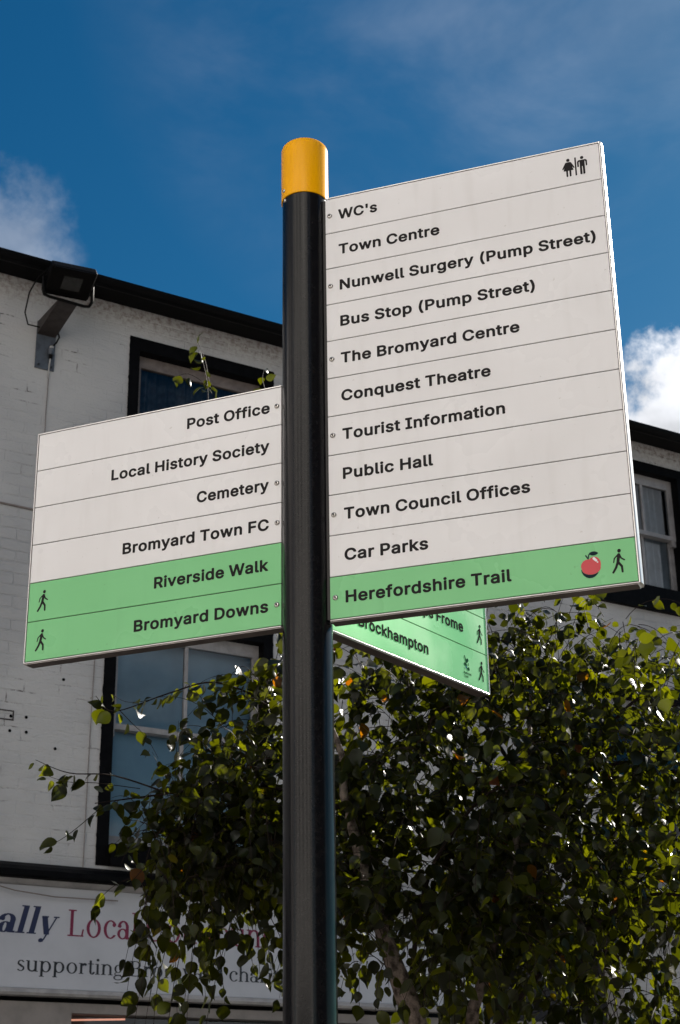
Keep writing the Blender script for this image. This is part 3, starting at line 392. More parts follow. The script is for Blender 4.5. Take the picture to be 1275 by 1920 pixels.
def lettering(mb, font, text, put, key, cap, x0, x1, base, track=0.0, ink_fit=True):
    """lay text on a face: put(x, y) -> 3D point; the ink runs from x0 to x1 along the baseline"""
    pen = 0; items = []
    for ch in text:
        adv, vs, ts = glyph(font, ch); items.append((pen, vs, ts)); pen += adv + track
    xs = [p + v.x for p, vs, ts in items for v in vs]
    lo, hi = min(xs), max(xs); sx = (x1 - x0) / (hi - lo)
    for p, vs, ts in items:
        if not ts: continue
        mb.add([put(x0 + (p + v.x - lo) * sx, base + v.y * cap) for v in vs], ts, key)
def icon(mb, name, put, key, cx, base, h, w=1.0):
    adv, vs, ts = glyph(ICON, name)
    mb.add([put(cx + v.x * h * w, base + v.y * h) for v in vs], ts, key)

# ------------------------------------------------------------------ ground
def sheet(name, pts, z, key, label):
    b = MB(); b.add([(x, y, z) for x, y in pts], [tuple(range(len(pts)))], key)
    return tag(b.build(name), kind='structure')
sheet('ground', [(-400, -400), (400, -400), (400, 400), (-400, 400)], 0.0, 'asphalt', '')
WD = Vector((0.86962011, 0.49372144, 0)); WN = Vector((0.49372144, -0.86962011, 0))
def wl(u, off, z=0.0):
    """point in front of the shop wall: u metres along it, off metres out from it"""
    return WD * u + WN * (-6.06872 + off) + Vector((0, 0, z))
pv = MB()
a, b_, c, d = wl(-14, 8.6), wl(16, 8.6), wl(16, -0.02), wl(-14, -0.02)
pv.add([p + Vector((0, 0, 0.12)) for p in (a, b_, c, d)], [(0, 1, 2, 3)], 'paving')
tag(pv.build('pavement', recalc=False), kind='structure')
kb = MB()
kb.prism([wl(-14, 8.6, 0), wl(-14, 8.75, 0), wl(-14, 8.75, 0.115), wl(-14, 8.735, 0.124), wl(-14, 8.6, 0.124)], WD * 30, 'kerb')
tag(kb.build('kerb'), kind='structure')

# ------------------------------------------------------------------ signpost
Z0 = CAM_H
ROW = 0.1
PR = 0.0564
post = empty('signpost', (0, 0, 0.12))
tag(post, 'black round signpost with yellow cap and white and green direction panels in the foreground', 'signpost')
def kid(mb, name, parent=post, dz=0.12, **k):
    o = mb.build(name, None, **k); o.parent = parent
    if parent is post: o.location = (0, 0, -dz)
    return o
b = MB(); b.lathe([(PR, 0.12), (PR, 2.36 + Z0)], 'pole_black', 96)
b.lathe([(0.13, 0.124), (0.13, 0.135), (0.075, 0.15)], 'pole_black', 48)
kid(b, 'post')
b = MB()
cr_ = 0.0592
prof = [(PR + 0.0006, 2.247 + Z0), (cr_, 2.2475 + Z0), (cr_, 2.398 + Z0)]
for i in range(1, 9):
    q = R(90 * i / 8); prof.append((cr_ - 0.017 + 0.017 * math.cos(q), 2.398 + Z0 + 0.017 * math.sin(q)))
prof += [(0.03, 2.419 + Z0), (0.008, 2.421 + Z0)]
b.lathe(prof, 'cap_yellow', 96, cap=True)
capo = kid(b, 'cap'); capo['label'] = 'rounded yellow post cap'
def screw_mb(pos, nrm, r=0.0066):
    s = MB(); q = nrm.to_track_quat('Z', 'Y').to_matrix().to_4x4(); q.translation = pos
    s.lathe([(r, -0.002), (r, 0.0008), (r * 0.97, 0.0016), (r * 0.80, 0.0030), (r * 0.60, 0.0038), (r * 0.45, 0.0040), (r * 0.42, 0.0022)], 'steel', 20, q)
    q2 = q.copy(); s.lathe([(r * 0.40, 0.0022), (r * 0.40, 0.0025)], 'core', 6, q2, smooth=False)
    return s
for z in (2.2664, 2.2390):
    a_ = R(-59.7); n_ = Vector((math.sin(a_), -math.cos(a_), 0)); rr = cr_ if z > 2.245 else PR
    kid(screw_mb(n_ * rr + Vector((0, 0, z + Z0)), n_, 0.0048), 'screw')

def panel(name, label, heading, mirror, s0, s1, top, rows, greens, screws, extra):
    """one finger: a stack of slats on a dark core, closed by aluminium strips; rows = texts"""
    d = Vector((math.sin(heading), math.cos(heading), 0)); n = Vector((d.y, -d.x, 0))
    if n.y > 0: n = -n
    OFF, BACK = 0.020, -0.014
    P3 = lambda s, t, z: d * s + n * t + Vector((0, 0, z + Z0))
    fr = Matrix((d, n, Vector((0, 0, 1)))).transposed().to_4x4(); fr.translation = Vector((0, 0, Z0))
    cnt = len(rows); bot = top - ROW * cnt
    core = MB()
    core.box((0.02, BACK + 0.002, bot + 0.001), (s1 - 0.001, OFF - 0.0025, top - 0.001), 'core', fr)
    o = kid(core, name); o['label'] = label
    def sub(mb, nm, **k):
        q = mb.build(nm, o, **k); return q
    for i, row in enumerate(rows):
        zt = top - ROW * i - 0.0011; zb = top - ROW * (i + 1) + 0.0011
        key = 'slat_green' if i in greens else 'slat_white'
        sl = MB(); sl.box((s0, BACK, zb), (s1 - 0.0016, OFF, zt), key, fr)
        so = bevel(sl.build('slat', o), 0.0005, 1)
        lt = MB()
        put = (lambda x, y: P3(-x if mirror else x, OFF + 0.0005, y))
        put2 = (lambda x, y: P3(-x if mirror else x, OFF + 0.0008, y))
        base = top - ROW * (i + 0.647)
        if row:
            txt, x0, x1 = row
            lettering(lt, SANS, txt, put, 'ink', 0.0287, x0, x1, base)
        for fn in extra.get(i, ()): fn(lt, put, put2, top - ROW * i)
        if lt.f:
            # lettering and pictograms belong to the slat's own mesh
            me = so.data; bm = bmesh.new(); bm.from_mesh(me)
            nm0 = len(me.materials)
            for k in lt.mats: me.materials.append(MAT[k])
            vs = [bm.verts.new(v) for v in lt.v]
            for f, mi in zip(lt.f, lt.mi):
                try: fc = bm.faces.new([vs[j] for j in f])
                except ValueError: continue
                fc.material_index = nm0 + mi; fc.normal_update()
                if fc.normal.dot(n) < 0: fc.normal_flip()
            bm.to_mesh(me); bm.free()
        what = ('pale green slat' if i in greens else 'white slat') + (' reading ' + row[0] if row else '')
        so['label'] = what
    # aluminium strips: thin lips on the face, rounded nose at the free end, dark folded underside
    tr = MB()
    nose = []
    T0, T1 = BACK - 0.0012, OFF + 0.0012
    for k in range(13):
        q = R(-90 + 180 * k / 12)
        nose.append(P3(s1 + 0.0020 + 0.0045 * math.cos(q), (T0 + T1) / 2 + (T1 - T0) / 2 * math.sin(q), bot - 0.003))
    nose += [P3(s1, T1, bot - 0.003), P3(s1, T0, bot - 0.003)]
    tr.prism(nose, (0, 0, ROW * cnt + 0.006), 'aluminium', True)
    sub(tr, 'end_strip')
    lo = MB()
    lo.box((s0, T0, bot - 0.0034), (s1 - 0.0002, T1, bot - 0.0012), 'aluminium', fr)
    lo.box((s0 + 0.0, T0 + 0.0015, bot - 0.006), (s1 - 0.002, T1 - 0.0018, bot - 0.0036), 'under', fr)
    bevel(sub(lo, 'lower_strip'), 0.0006, 2)
    hi = MB(); hi.box((s0, T0, top + 0.001), (s1 - 0.0002, T1 - 0.001, top + 0.0035), 'aluminium', fr)
    sub(hi, 'upper_strip')
    for s_, z_ in screws:
        sub(screw_mb(P3(s_, OFF, top - z_ * ROW), n), 'screw')
    return o

def walker(cx, w=1.0, h=0.0545, dy=0.077):
    return lambda mb, put, put2, zt: icon(mb, 'walker', put, 'ink', cx, zt - dy, h, w)
def toilets(mb, put, put2, zt):
    icon(mb, 'woman', put, 'ink', 0.6698, zt - 0.0772, 0.0505, 0.95)
    icon(mb, 'man', put, 'ink', 0.7028, zt - 0.0772, 0.0505, 0.95)
    mb.add([put(0.6853, zt - 0.0775), put(0.6889, zt - 0.0775), put(0.6889, zt - 0.0275), put(0.6853, zt - 0.0275)], [(0, 1, 2, 3)], 'ink')
def apple(mb, put, put2, zt):
    for nm, key, p in (('apple_body', 'apple_red', put), ('apple_shade', 'ink_navy', put2), ('apple_leaf', 'ink_navy', put2), ('apple_shine', 'slat_white', put2)):
        icon(mb, nm, p, key, 0.6475, zt - 0.0805, 0.0595, 0.92)
def oak(mb, put, put2, zt):
    icon(mb, 'oak_leaf', put, 'oak_green', 0.631, zt - 0.0635, 0.038, 1.15)
    icon(mb, 'oak_acorn', put2, 'oak_blue', 0.631, zt - 0.0635, 0.038, 1.15)
    lettering(mb, SANS, 'National', put, 'oak_green', 0.0062, 0.6155, 0.651, zt - 0.0735)
    lettering(mb, SANS, 'Trust', put, 'oak_green', 0.0062, 0.6155, 0.636, zt - 0.0825)

panel('sign_panel', 'large right-hand panel of eleven slats pointing towards the viewer', R(110.054), False, 0.0612, 0.7455, 2.2334,
      [("WC's", .0946, .1953), ('Town Centre', .0944, .3499), ('Nunwell Surgery (Pump Street)', .0956, .7191), ('Bus Stop (Pump Street)', .0955, .5702),
       ('The Bromyard Centre', .0953, .5281), ('Conquest Theatre', .0951, .4550), ('Tourist Information', .0962, .4830), ('Public Hall', .0959, .3110),
       ('Town Council Offices', .0969, .5283), ('Car Parks', .0966, .2922), ('Herefordshire Trail', .0975, .4749)],
      (10,), [(.0724, .5), (.0724, 2.5), (.0732, 4.5), (.0728, 6.5), (.0728, 8.5), (.0736, 10.5)],
      {0: (toilets,), 10: (apple, walker(0.7043))})
panel('sign_panel', 'left-hand panel of six slats, the lower two green', R(-67.015), True, 0.0560, 0.7268, 1.7359,
      [('Post Office', -.3061, -.0857), ('Local History Society', -.5110, -.0867), ('Cemetery', -.2754, -.0878), ('Bromyard Town FC', -.4711, -.0874),
       ('Riverside Walk', -.3828, -.0884), ('Bromyard Downs', -.4327, -.0881)],
      (4, 5), [(.0675, .5), (.0672, 2.5), (.0662, 3.5), (.0668, 5.5)],
      {4: (walker(-0.6875, 1.0),), 5: (walker(-0.6862, 1.0),)})
panel('sign_panel', 'rear panel of green slats half hidden behind the right-hand panel', R(37.915), False, 0.0560, 0.7345, 1.5367,
      [None, None, ('Bishops Frome', .330, .6216), ('Brockhampton', .1655, .4566)],
      (0, 1, 2, 3), [(.0665, 3.5), (.0665, 1.5)], {1: (walker(0.6985),), 2: (walker(0.6985),), 3: (walker(0.6985), oak)})

# ------------------------------------------------------------------ white shop building
house = empty('shop_building', wl(0, 0, 0.0), math.atan2(WD.y, WD.x))
tag(house, 'white painted brick building with black eaves and black framed sash windows behind the signpost', 'building')
U0, U1, DEP, EAVE = -9.0, 15.0, 7.0, 7.195
WZ = 0.10    # depth of window recess
# openings: u0, u1, z0, z1
OPEN = {'upper_left': (2.125, 3.10, 5.86, 6.875), 'lower_left': (2.045, 3.105, 3.46, 4.90), 'upper_right': (6.07, 7.015, 5.90, 6.94), 'lower_right': (6.00, 6.98, 3.50, 4.95)}
SURR = {'upper_left': (2.048, 3.172, 5.72, 6.972), 'lower_left': (1.965, 3.172, 3.33, 5.02), 'upper_right': (5.99, 7.075, 5.70, 7.02), 'lower_right': (5.92, 7.06, 3.36, 5.04)}
w = MB()
us = sorted({U0, U1, *[x for o in SURR.values() for x in o[:2]]}); zs = sorted({3.24, EAVE, *[x for o in SURR.values() for x in o[2:]]})
for i in range(len(us) - 1):
    for j in range(len(zs) - 1):
        cu, cz = (us[i] + us[i + 1]) / 2, (zs[j] + zs[j + 1]) / 2
        if any(o[0] < cu < o[1] and o[2] < cz < o[3] for o in SURR.values()): continue
        w.add([(us[i], 0, zs[j]), (us[i + 1], 0, zs[j]), (us[i + 1], 0, zs[j + 1]), (us[i], 0, zs[j + 1])], [(0, 1, 2, 3)], 'wall')
w.add([(U0, 0, 0), (U0, DEP, 0), (U0, DEP, EAVE), (U0, 0, EAVE)], [(0, 1, 2, 3)], 'wall')
w.add([(U1, 0, 0), (U1, DEP, 0), (U1, DEP, EAVE), (U1, 0, EAVE)], [(3, 2, 1, 0)], 'wall')
w.add([(U0, DEP, 0), (U1, DEP, 0), (U1, DEP, EAVE), (U0, DEP, EAVE)], [(3, 2, 1, 0)], 'wall')
w.add([(U0, DEP / 2, EAVE + 1.75), (U0, 0, EAVE), (U0, DEP, EAVE)], [(0, 1, 2)], 'wall')
w.add([(U1, DEP / 2, EAVE + 1.75), (U1, 0, EAVE), (U1, DEP, EAVE)], [(0, 2, 1)], 'wall')
wallo = w.build('wall', house, recalc=False)
g = MB()
g.box((U0, -0.16, EAVE - 0.003), (U1, -0.002, EAVE + 0.02), 'gutter')       # soffit
g.box((U0, -0.178, EAVE - 0.012), (U1, -0.162, EAVE + 0.03), 'gutter')      # fascia board
g.prism([(U0, -0.18 - 0.052 + 0.052 * math.cos(R(180 + 180 * k / 10)), EAVE + 0.012 + 0.052 * math.sin(R(180 + 180 * k / 10))) for k in range(11)], (U1 - U0, 0, 0), 'gutter', False)
g.build('gutter', house)
rf = MB()
y_, z_ = -0.16, EAVE + 0.022
rf.prism([(U0 - .1, y_, z_), (U0 - .1, DEP / 2, z_ + 1.86), (U0 - .1, DEP + .16, z_), (U0 - .1, DEP + .16, z_ + 0.05), (U0 - .1, DEP / 2, z_ + 1.91), (U0 - .1, y_, z_ + 0.03)], (U1 - U0 + .2, 0, 0), 'slate')
rf.build('roof', house)
rm = MB()
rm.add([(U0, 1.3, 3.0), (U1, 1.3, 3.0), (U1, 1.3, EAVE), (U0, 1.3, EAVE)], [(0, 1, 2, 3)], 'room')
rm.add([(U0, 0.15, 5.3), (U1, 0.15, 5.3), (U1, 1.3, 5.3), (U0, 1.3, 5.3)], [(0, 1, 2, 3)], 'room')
rm.build('interior', house, recalc=False)

def window(key, bars, meet, sashmat, curtain, glaze=True, head=0.0):
    su0, su1, sz0, sz1 = SURR[key]; u0, u1, z0, z1 = OPEN[key]
    f = MB()
    D = 0.16
    # black painted surround: flush band round the opening and deep reveals
    f.box((su0, -0.004, sz0), (u0, D, sz1), 'black_paint'); f.box((u1, -0.004, sz0), (su1, D, sz1), 'black_paint')
    f.box((u0, -0.0035, z1), (u1, D, sz1), 'black_paint')
    f.box((u0, -0.05, sz0), (u1, D, z0), 'black_paint')          # sill
    for ue, sg_ in ((su0, -1), (su1, 1)):
        nz = 110; ed = [(ue + sg_ * (0.001 + 0.0055 * rng.random() ** 3), -0.0055, sz0 + (sz1 - sz0) * i / nz) for i in range(nz + 1)]
        inn = [(ue - sg_ * 0.02, -0.0055, p[2]) for p in ed]
        f.add(ed + inn, [(i, i + 1, nz + 2 + i, nz + 1 + i) for i in range(nz)], 'black_paint')
    wo_ = f.build('window', house)
    s = MB(); e = 0.045
    ya, yb = 0.075, 0.115
    # upper sash in front, lower sash behind it
    for (za, zb, y0, y1) in ((meet - 0.018, z1, ya, yb), (z0, meet + 0.018, yb + 0.003, yb + 0.04)):
        s.box((u0, y0, za), (u0 + e, y1, zb), sashmat); s.box((u1 - e, y0, za), (u1, y1, zb), sashmat)
        rb = 0.036 if y0 == ya else 0.08
        s.box((u0 + e, y0, za), (u1 - e, y1, za + rb), sashmat)
        rt_ = 0.085 if y0 == ya else 0.034
        s.box((u0 + e, y0 + .002, zb - rt_), (u1 - e, y1, zb), sashmat)
        for bx in bars:
            s.box((bx - 0.012, y0 + 0.006, za + rb), (bx + 0.012, y1 - 0.004, zb - rt_), sashmat)
    for hu in (u0 + 0.0, u1 - e):   # sash horns
        s.box((hu + 0.004, ya + 0.003, meet - 0.07), (hu + e - 0.004, yb - 0.003, meet - 0.0185), sashmat)
    s.build('sash', wo_)
    p = MB()
    for (za, zb, y) in ((meet, z1 - 0.02, 0.095), (z0 + 0.02, meet, 0.137)):
        p.add([(u0 + .01, y, za), (u1 - .01, y, za), (u1 - .01, y, zb), (u0 + .01, y, zb)], [(0, 1, 2, 3)], 'glass')
    p.build('pane', wo_, recalc=False)
    if curtain:
        cm, amp = curtain
        c_ = MB(); n_ = 90; vs = []
        for i in range(n_ + 1):
            u = u0 + 0.0 + (u1 - u0) * i / n_
            y = 0.185 + amp * (math.sin(i * 0.93) + 0.5 * math.sin(i * 0.41 + 1))
            vs += [(u, y, z0), (u, y + amp * 0.4, z1)]
        c_.add(vs, [(2 * i, 2 * i + 2, 2 * i + 3, 2 * i + 1) for i in range(n_)], cm, True)
        c_.build('curtain', wo_, recalc=False)
    return wo_
window('upper_left', (), 6.42, 'sash_old', ('net', 0.018))['label'] = 'upper left window with dark net curtain'
window('lower_left', (2.575,), 4.222, 'sash', ('blind', 0.0))['label'] = 'lower left window with pale blue blind'
window('upper_right', (6.385, 6.69), 6.42, 'sash', ('curtain', 0.02))['label'] = 'upper right window with drawn grey curtains'
window('lower_right', (6.53,), 4.235, 'sash', None)['label'] = 'lower right window, dark inside'

# string lines, cables and fixings on the wall
b = MB(); b.tube([(-3 + 0.45 * i, -0.004 - 0.002 * (i % 2), 5.545 + 0.006 * math.sin(i * 1.7)) for i in range(12)], 0.007, 'brown_cable', 6)
b.build('wall_crack', house)
b = MB(); b.tube([(1.478, -0.008, 6.53), (1.474, -0.008, 6.25), (1.477, -0.008, 5.95), (1.50, -0.008, 5.70), (1.90, -0.008, 5.10), (1.897, -0.008, 4.60), (1.892, -0.008, 4.3), (1.889, -0.008, 3.98), (1.885, -0.008, 3.30)], 0.003, 'brown_cable', 6)
b.build('wall_cable', house)
for (u, z) in ((1.378, 4.176), (1.475, 4.181), (1.377, 4.086), (1.481, 4.089), (1.670, 4.009), (1.70, 4.45)):
    b = MB(); b.lathe([(0.009, -0.001), (0.010, 0.004), (0.004, 0.005)], 'black_paint', 10, Matrix.Translation((u, 0, z)) @ Matrix.Rotation(R(90), 4, 'X'))
    b.build('wall_plug', house)
b = MB()
b.box((1.25, -0.003, 4.205), (1.397, 0.002, 4.213), 'rusty'); b.box((1.25, -0.003, 4.150), (1.397, 0.002, 4.158), 'rusty'); b.box((1.389, -0.003, 4.158), (1.397, 0.002, 4.205), 'rusty')
b.build('old_fixing_mark', house)

# shop front: black cornice, frieze, pilasters, dark glazing
cn = MB()
cn.prism([(U0, 0.0, 3.215), (U0, -0.13, 3.205), (U0, -0.15, 3.215), (U0, -0.15, 3.245), (U0, -0.10, 3.275), (U0, -0.003, 3.31), (U0, 0.0, 3.31)], (U1 - U0, 0, 0), 'black_paint')
cn.build('cornice', house)
fz = MB()
fz.box((U0, -0.004, 2.36), (1.86, 0.20, 2.53), 'frieze'); fz.box((1.86, -0.004, 2.475), (6.0, 0.20, 2.53), 'frieze')
fz.box((6.0, -0.004, 0.12), (U1, 0.20, 3.21), 'wall')
for u in (1.30, 4.3):
    fz.box((u, -0.012, 0.12), (u + 0.34, 0.196, 2.362 if u < 1.8 else 2.478), 'frieze')
    fz.box((u + 0.06, -0.018, 0.5), (u + 0.28, -0.0125, 2.30), 'frieze')
fz.box((U0, 0.0, 0.12), (1.30, 0.196, 2.362), 'frieze')
fz.box((1.86, 0.02, 0.12), (6.0, 0.18, 0.55), 'black_paint')
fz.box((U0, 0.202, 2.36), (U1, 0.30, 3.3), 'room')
fr_ = fz.build('shop_front', house)
sf = MB()
sf.add([(1.86, 0.10, 0.55), (4.3, 0.10, 0.55), (4.3, 0.10, 2.475), (1.86, 0.10, 2.475)], [(0, 1, 2, 3)], 'glass')
sf.build('shop_window', fr_, recalc=False)
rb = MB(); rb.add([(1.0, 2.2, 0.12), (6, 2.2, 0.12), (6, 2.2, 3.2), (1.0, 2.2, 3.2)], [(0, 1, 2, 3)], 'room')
rb.build('shop_interior', fr_, recalc=False)
lt_ = MB(); lt_.tube([(1.905, 0.13, 2.448), (2.25, 0.13, 2.463)], 0.0055, 'lit_tube', 8)
lt_.build('light_tube', fr_)

# shop sign
sg = empty('shop_sign', house.location, house.rotation_euler.z)
tag(sg, 'long white shop fascia board with navy, red and black serif lettering below the black cornice', 'sign')
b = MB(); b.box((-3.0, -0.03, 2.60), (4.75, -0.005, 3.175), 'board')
putw = lambda x, y: Vector((x, -0.0315, y))
lettering(b, SERIF_BI, 'ally', putw, 'letter_navy', 0.152, 1.375, 1.747, 2.902)
lettering(b, SERIF, 'Local Communi', putw, 'letter_red', 0.152, 1.800, 3.125, 2.902)
lettering(b, SERIF, 'supporting Bromyard chariti', putw, 'letter_black', 0.088, 1.504, 3.24, 2.692)
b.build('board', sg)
b = MB()
b.prism([(-3.0, -0.004, 3.176), (-3.0, -0.055, 3.178), (-3.0, -0.075, 3.19), (-3.0, -0.09, 3.202), (-3.0, -0.004, 3.203)], (7.75, 0, 0), 'moulding')
b.prism([(-3.0, -0.004, 2.555), (-3.0, -0.05, 2.56), (-3.0, -0.058, 2.575), (-3.0, -0.045, 2.597), (-3.0, -0.004, 2.599)], (7.75, 0, 0), 'moulding')
b.tube([(0.9, -0.07, 3.155), (1.3, -0.068, 3.165), (1.45, -0.067, 3.135), (1.7, -0.06, 3.115), (2.1, -0.05, 3.12)], 0.004, 'brown_cable', 5)
b.build('moulding', sg)
# floodlight on its bracket
fl = empty('floodlight', house.location, house.rotation_euler.z)
tag(fl, 'black floodlight on a grey steel bracket high on the white wall under the eaves', 'floodlight')
b = MB(); b.box((1.376, -0.012, 6.55), (1.510, -0.0005, 6.90), 'galv')
for u, z in ((1.40, 6.575), (1.487, 6.572)):
    b.lathe([(0.009, 0), (0.009, 0.008), (0.005, 0.010)], 'lamp_black', 8, Matrix.Translation((u, -0.012, z)) @ Matrix.Rotation(R(90), 4, 'X'))
bevel(b.build('wall_plate', fl), 0.001, 1)
b = MB()
b.prism([(1.378, -0.0125, 6.80), (1.378, -0.40, 6.862), (1.378, -0.40, 6.874), (1.378, -0.0125, 6.895)], (0.128, 0, 0), 'rusty')
b.build('bracket_arm', fl)
LF = Matrix.Translation((1.432, -0.43, 7.005)) @ Matrix.Rotation(R(-4), 4, 'Y') @ Matrix.Rotation(R(60), 4, 'X') @ Matrix.Scale(0.94, 4)
b = MB(); b.box((-0.165, -0.035, -0.115), (0.165, 0.035, 0.115), 'lamp_black', LF)
hs = bevel(b.build('lamp_housing', fl), 0.012, 3)
b = MB()
for i in range(9): b.box((-0.14 + i * 0.034, 0.034, -0.09), (-0.134 + i * 0.034, 0.055, 0.09), 'lamp_black', LF)
b.box((-0.15, -0.043, 0.096), (0.15, -0.034, 0.112), 'lamp_black', LF); b.box((-0.15, -0.043, -0.112), (0.15, -0.034, -0.096), 'lamp_black', LF)
b.build('cooling_fin', fl)
b = MB(); b.box((-0.062, -0.039, -0.055), (0.075, -0.0345, 0.05), 'lamp_lens', LF); b.build('lens', fl)
b = MB(); b.tube([LF @ Vector((-0.178, 0, 0)), LF @ Vector((-0.18, 0.02, -0.02)), (1.262, -0.41, 6.90), (1.275, -0.40, 6.874), (1.31, -0.398, 6.868), (1.55, -0.398, 6.862), (1.585, -0.40, 6.868), (1.60, -0.41, 6.90), LF @ Vector((0.18, 0.02, -0.02)), LF @ Vector((0.178, 0, 0))], 0.011, 'lamp_black', 8)
b.build('yoke', fl)
b = MB(); b.tube([LF @ Vector((-0.16, 0.03, 0.05)), (1.235, -0.36, 7.0), (1.215, -0.28, 6.93), (1.225, -0.19, 6.83), (1.28, -0.10, 6.80), (1.378, -0.05, 6.83)], 0.005, 'lamp_black', 6)
b.tube([(1.508, -0.04, 6.84), (1.525, -0.035, 6.80), (1.508, -0.03, 6.755), (1.478, -0.03, 6.715)], 0.006, 'lamp_black', 6)
b.tube([(1.476, -0.026, 6.635), (1.474, -0.012, 6.57), (1.474, -0.006, 6.49)], 0.005, 'grey_cable', 6)
b.build('cable', fl)
b = MB(); b.tube([(1.478, -0.03, 6.72), (1.478, -0.03, 6.70)], 0.014, 'grey_cable', 8); b.tube([(1.477, -0.032, 6.70), (1.476, -0.03, 6.655)], 0.021, 'galv', 10); b.tube([(1.476, -0.03, 6.655), (1.475, -0.026, 6.63)], 0.013, 'lamp_black', 8)
b.build('cable_joint', fl)

# ------------------------------------------------------------------ buildings across the street, behind the camera (they light the signs and show in the pole)
def facade(name, label, centre, facing, width, height, depth, wallkey, cols, rows_):
    e = empty(name, (centre[0], centre[1], 0), math.atan2(facing[1], facing[0]) + R(90))
    tag(e, label, 'building')
    w_, H_ = width / 2, height
    b = MB(); b.box((-w_, 0, 0.0), (w_, depth, H_), wallkey); b.build('wall', e)
    b = MB(); b.prism([(-w_ - .2, -.3, H_ + .002), (-w_ - .2, depth / 2, H_ + 2.2), (-w_ - .2, depth + .3, H_ + .002)], (width + .4, 0, 0), 'slate'); b.build('roof', e)
    for i in range(cols):
        for j in range(rows_):
            u = -w_ + width * (i + 0.5) / cols; z = 3.6 + 2.6 * j
            f = MB(); f.box((u - .52, -.03, z), (u + .52, -.002, z + 1.5), 'sash'); wf = f.build('window', e)
            p = MB(); p.box((u - .46, -.045, z + .07), (u + .46, -.031, z + 1.43), 'door_black'); p.build('pane', wf)
    f = MB(); f.box((-w_ * .8, -.04, .2), (w_ * .8, -.002, 2.7), 'door_black'); f.build('shop_front', e)
facade('cream_house', 'sunlit cream rendered house with sash windows across the street behind the viewer', (-3.6, -7.6), (0.42, 0.907), 12.5, 11.5, 6, 'render_cream', 5, 3)
facade('terrace_house', 'sunlit grey rendered house left of the cream house across the street', (-11.6, 1.2), (0.97, 0.24), 11, 10.5, 6, 'render_grey', 4, 3)
facade('brick_house', 'dark brick house in shade on the right across the street', (7.4, -6.6), (-0.80, 0.60), 9, 12.5, 6, 'brick_dark', 4, 3)

# ------------------------------------------------------------------ birch tree
tree = empty('birch_tree', (0.55, 1.6, 0.12))
tag(tree, 'young leafy birch with pale leaning stems behind the signpost, a few leaves turned orange', 'tree')
def tpart(o):
    o.parent = tree; o.location = -tree.location
    return o
stems = [
    ([(0.56, 1.46, 0.12), (0.50, 1.40, 0.9), (0.39, 1.28, 1.6), (0.289, 1.2, 1.977), (0.227, 1.2, 2.16), (0.180, 1.2, 2.312), (0.152, 1.2, 2.415), (0.131, 1.2, 2.50), (0.102, 1.2, 2.617), (0.10, 1.3, 2.76), (0.04, 1.4, 2.95), (-0.02, 1.5, 3.15)],
     [.065, .052, .042, .035, .026, .020, .018, .016, .013, .010, .007, .003]),
    ([(0.60, 1.42, 0.12), (0.54, 1.40, 1.0), (0.48, 1.32, 1.7), (0.452, 1.27, 1.98), (0.505, 1.27, 2.13), (0.552, 1.27, 2.295), (0.60, 1.3, 2.45), (0.65, 1.4, 2.67), (0.72, 1.6, 2.95), (0.75, 1.8, 3.3)],
     [.055, .042, .028, .019, .015, .013, .011, .009, .006, .003]),
]
def smooth_path(pts, rad, k=4):
    P = [np.array(p) for p in pts]; out = []; rr = []
    for i in range(len(P) - 1):
        p0, p1, p2, p3 = P[max(i - 1, 0)], P[i], P[i + 1], P[min(i + 2, len(P) - 1)]
        for j in range(k):
            t = j / k
            out.append(tuple(0.5 * ((2 * p1) + (p2 - p0) * t + (2 * p0 - 5 * p1 + 4 * p2 - p3) * t * t + (3 * p1 - p0 - 3 * p2 + p3) * t ** 3)))
            rr.append(rad[i] * (1 - t) + rad[i + 1] * t)
    out.append(tuple(P[-1])); rr.append(rad[-1])
    return out, rr
for pts, rad in stems:
    b = MB(); p_, r_ = smooth_path(pts, rad); b.tube(p_, r_, 'bark', 10); tpart(b.build('trunk'))

TW = []      # twig polylines with leaves: (points, leafiness)
def dirn(a, e): return np.array((math.sin(a) * math.cos(e), math.cos(a) * math.cos(e), math.sin(e)))
def grow(p, d, L, droop, steps=9, wob=0.16):
    pts = [np.array(p, float)]; d = np.array(d, float) / np.linalg.norm(d)
    for i in range(steps):
        d = d + np.array((0, 0, -droop)) / steps + rng.normal(0, wob / steps ** .5, 3) * 0.5
        d /= np.linalg.norm(d); pts.append(pts[-1] + d * L / steps)
    return pts
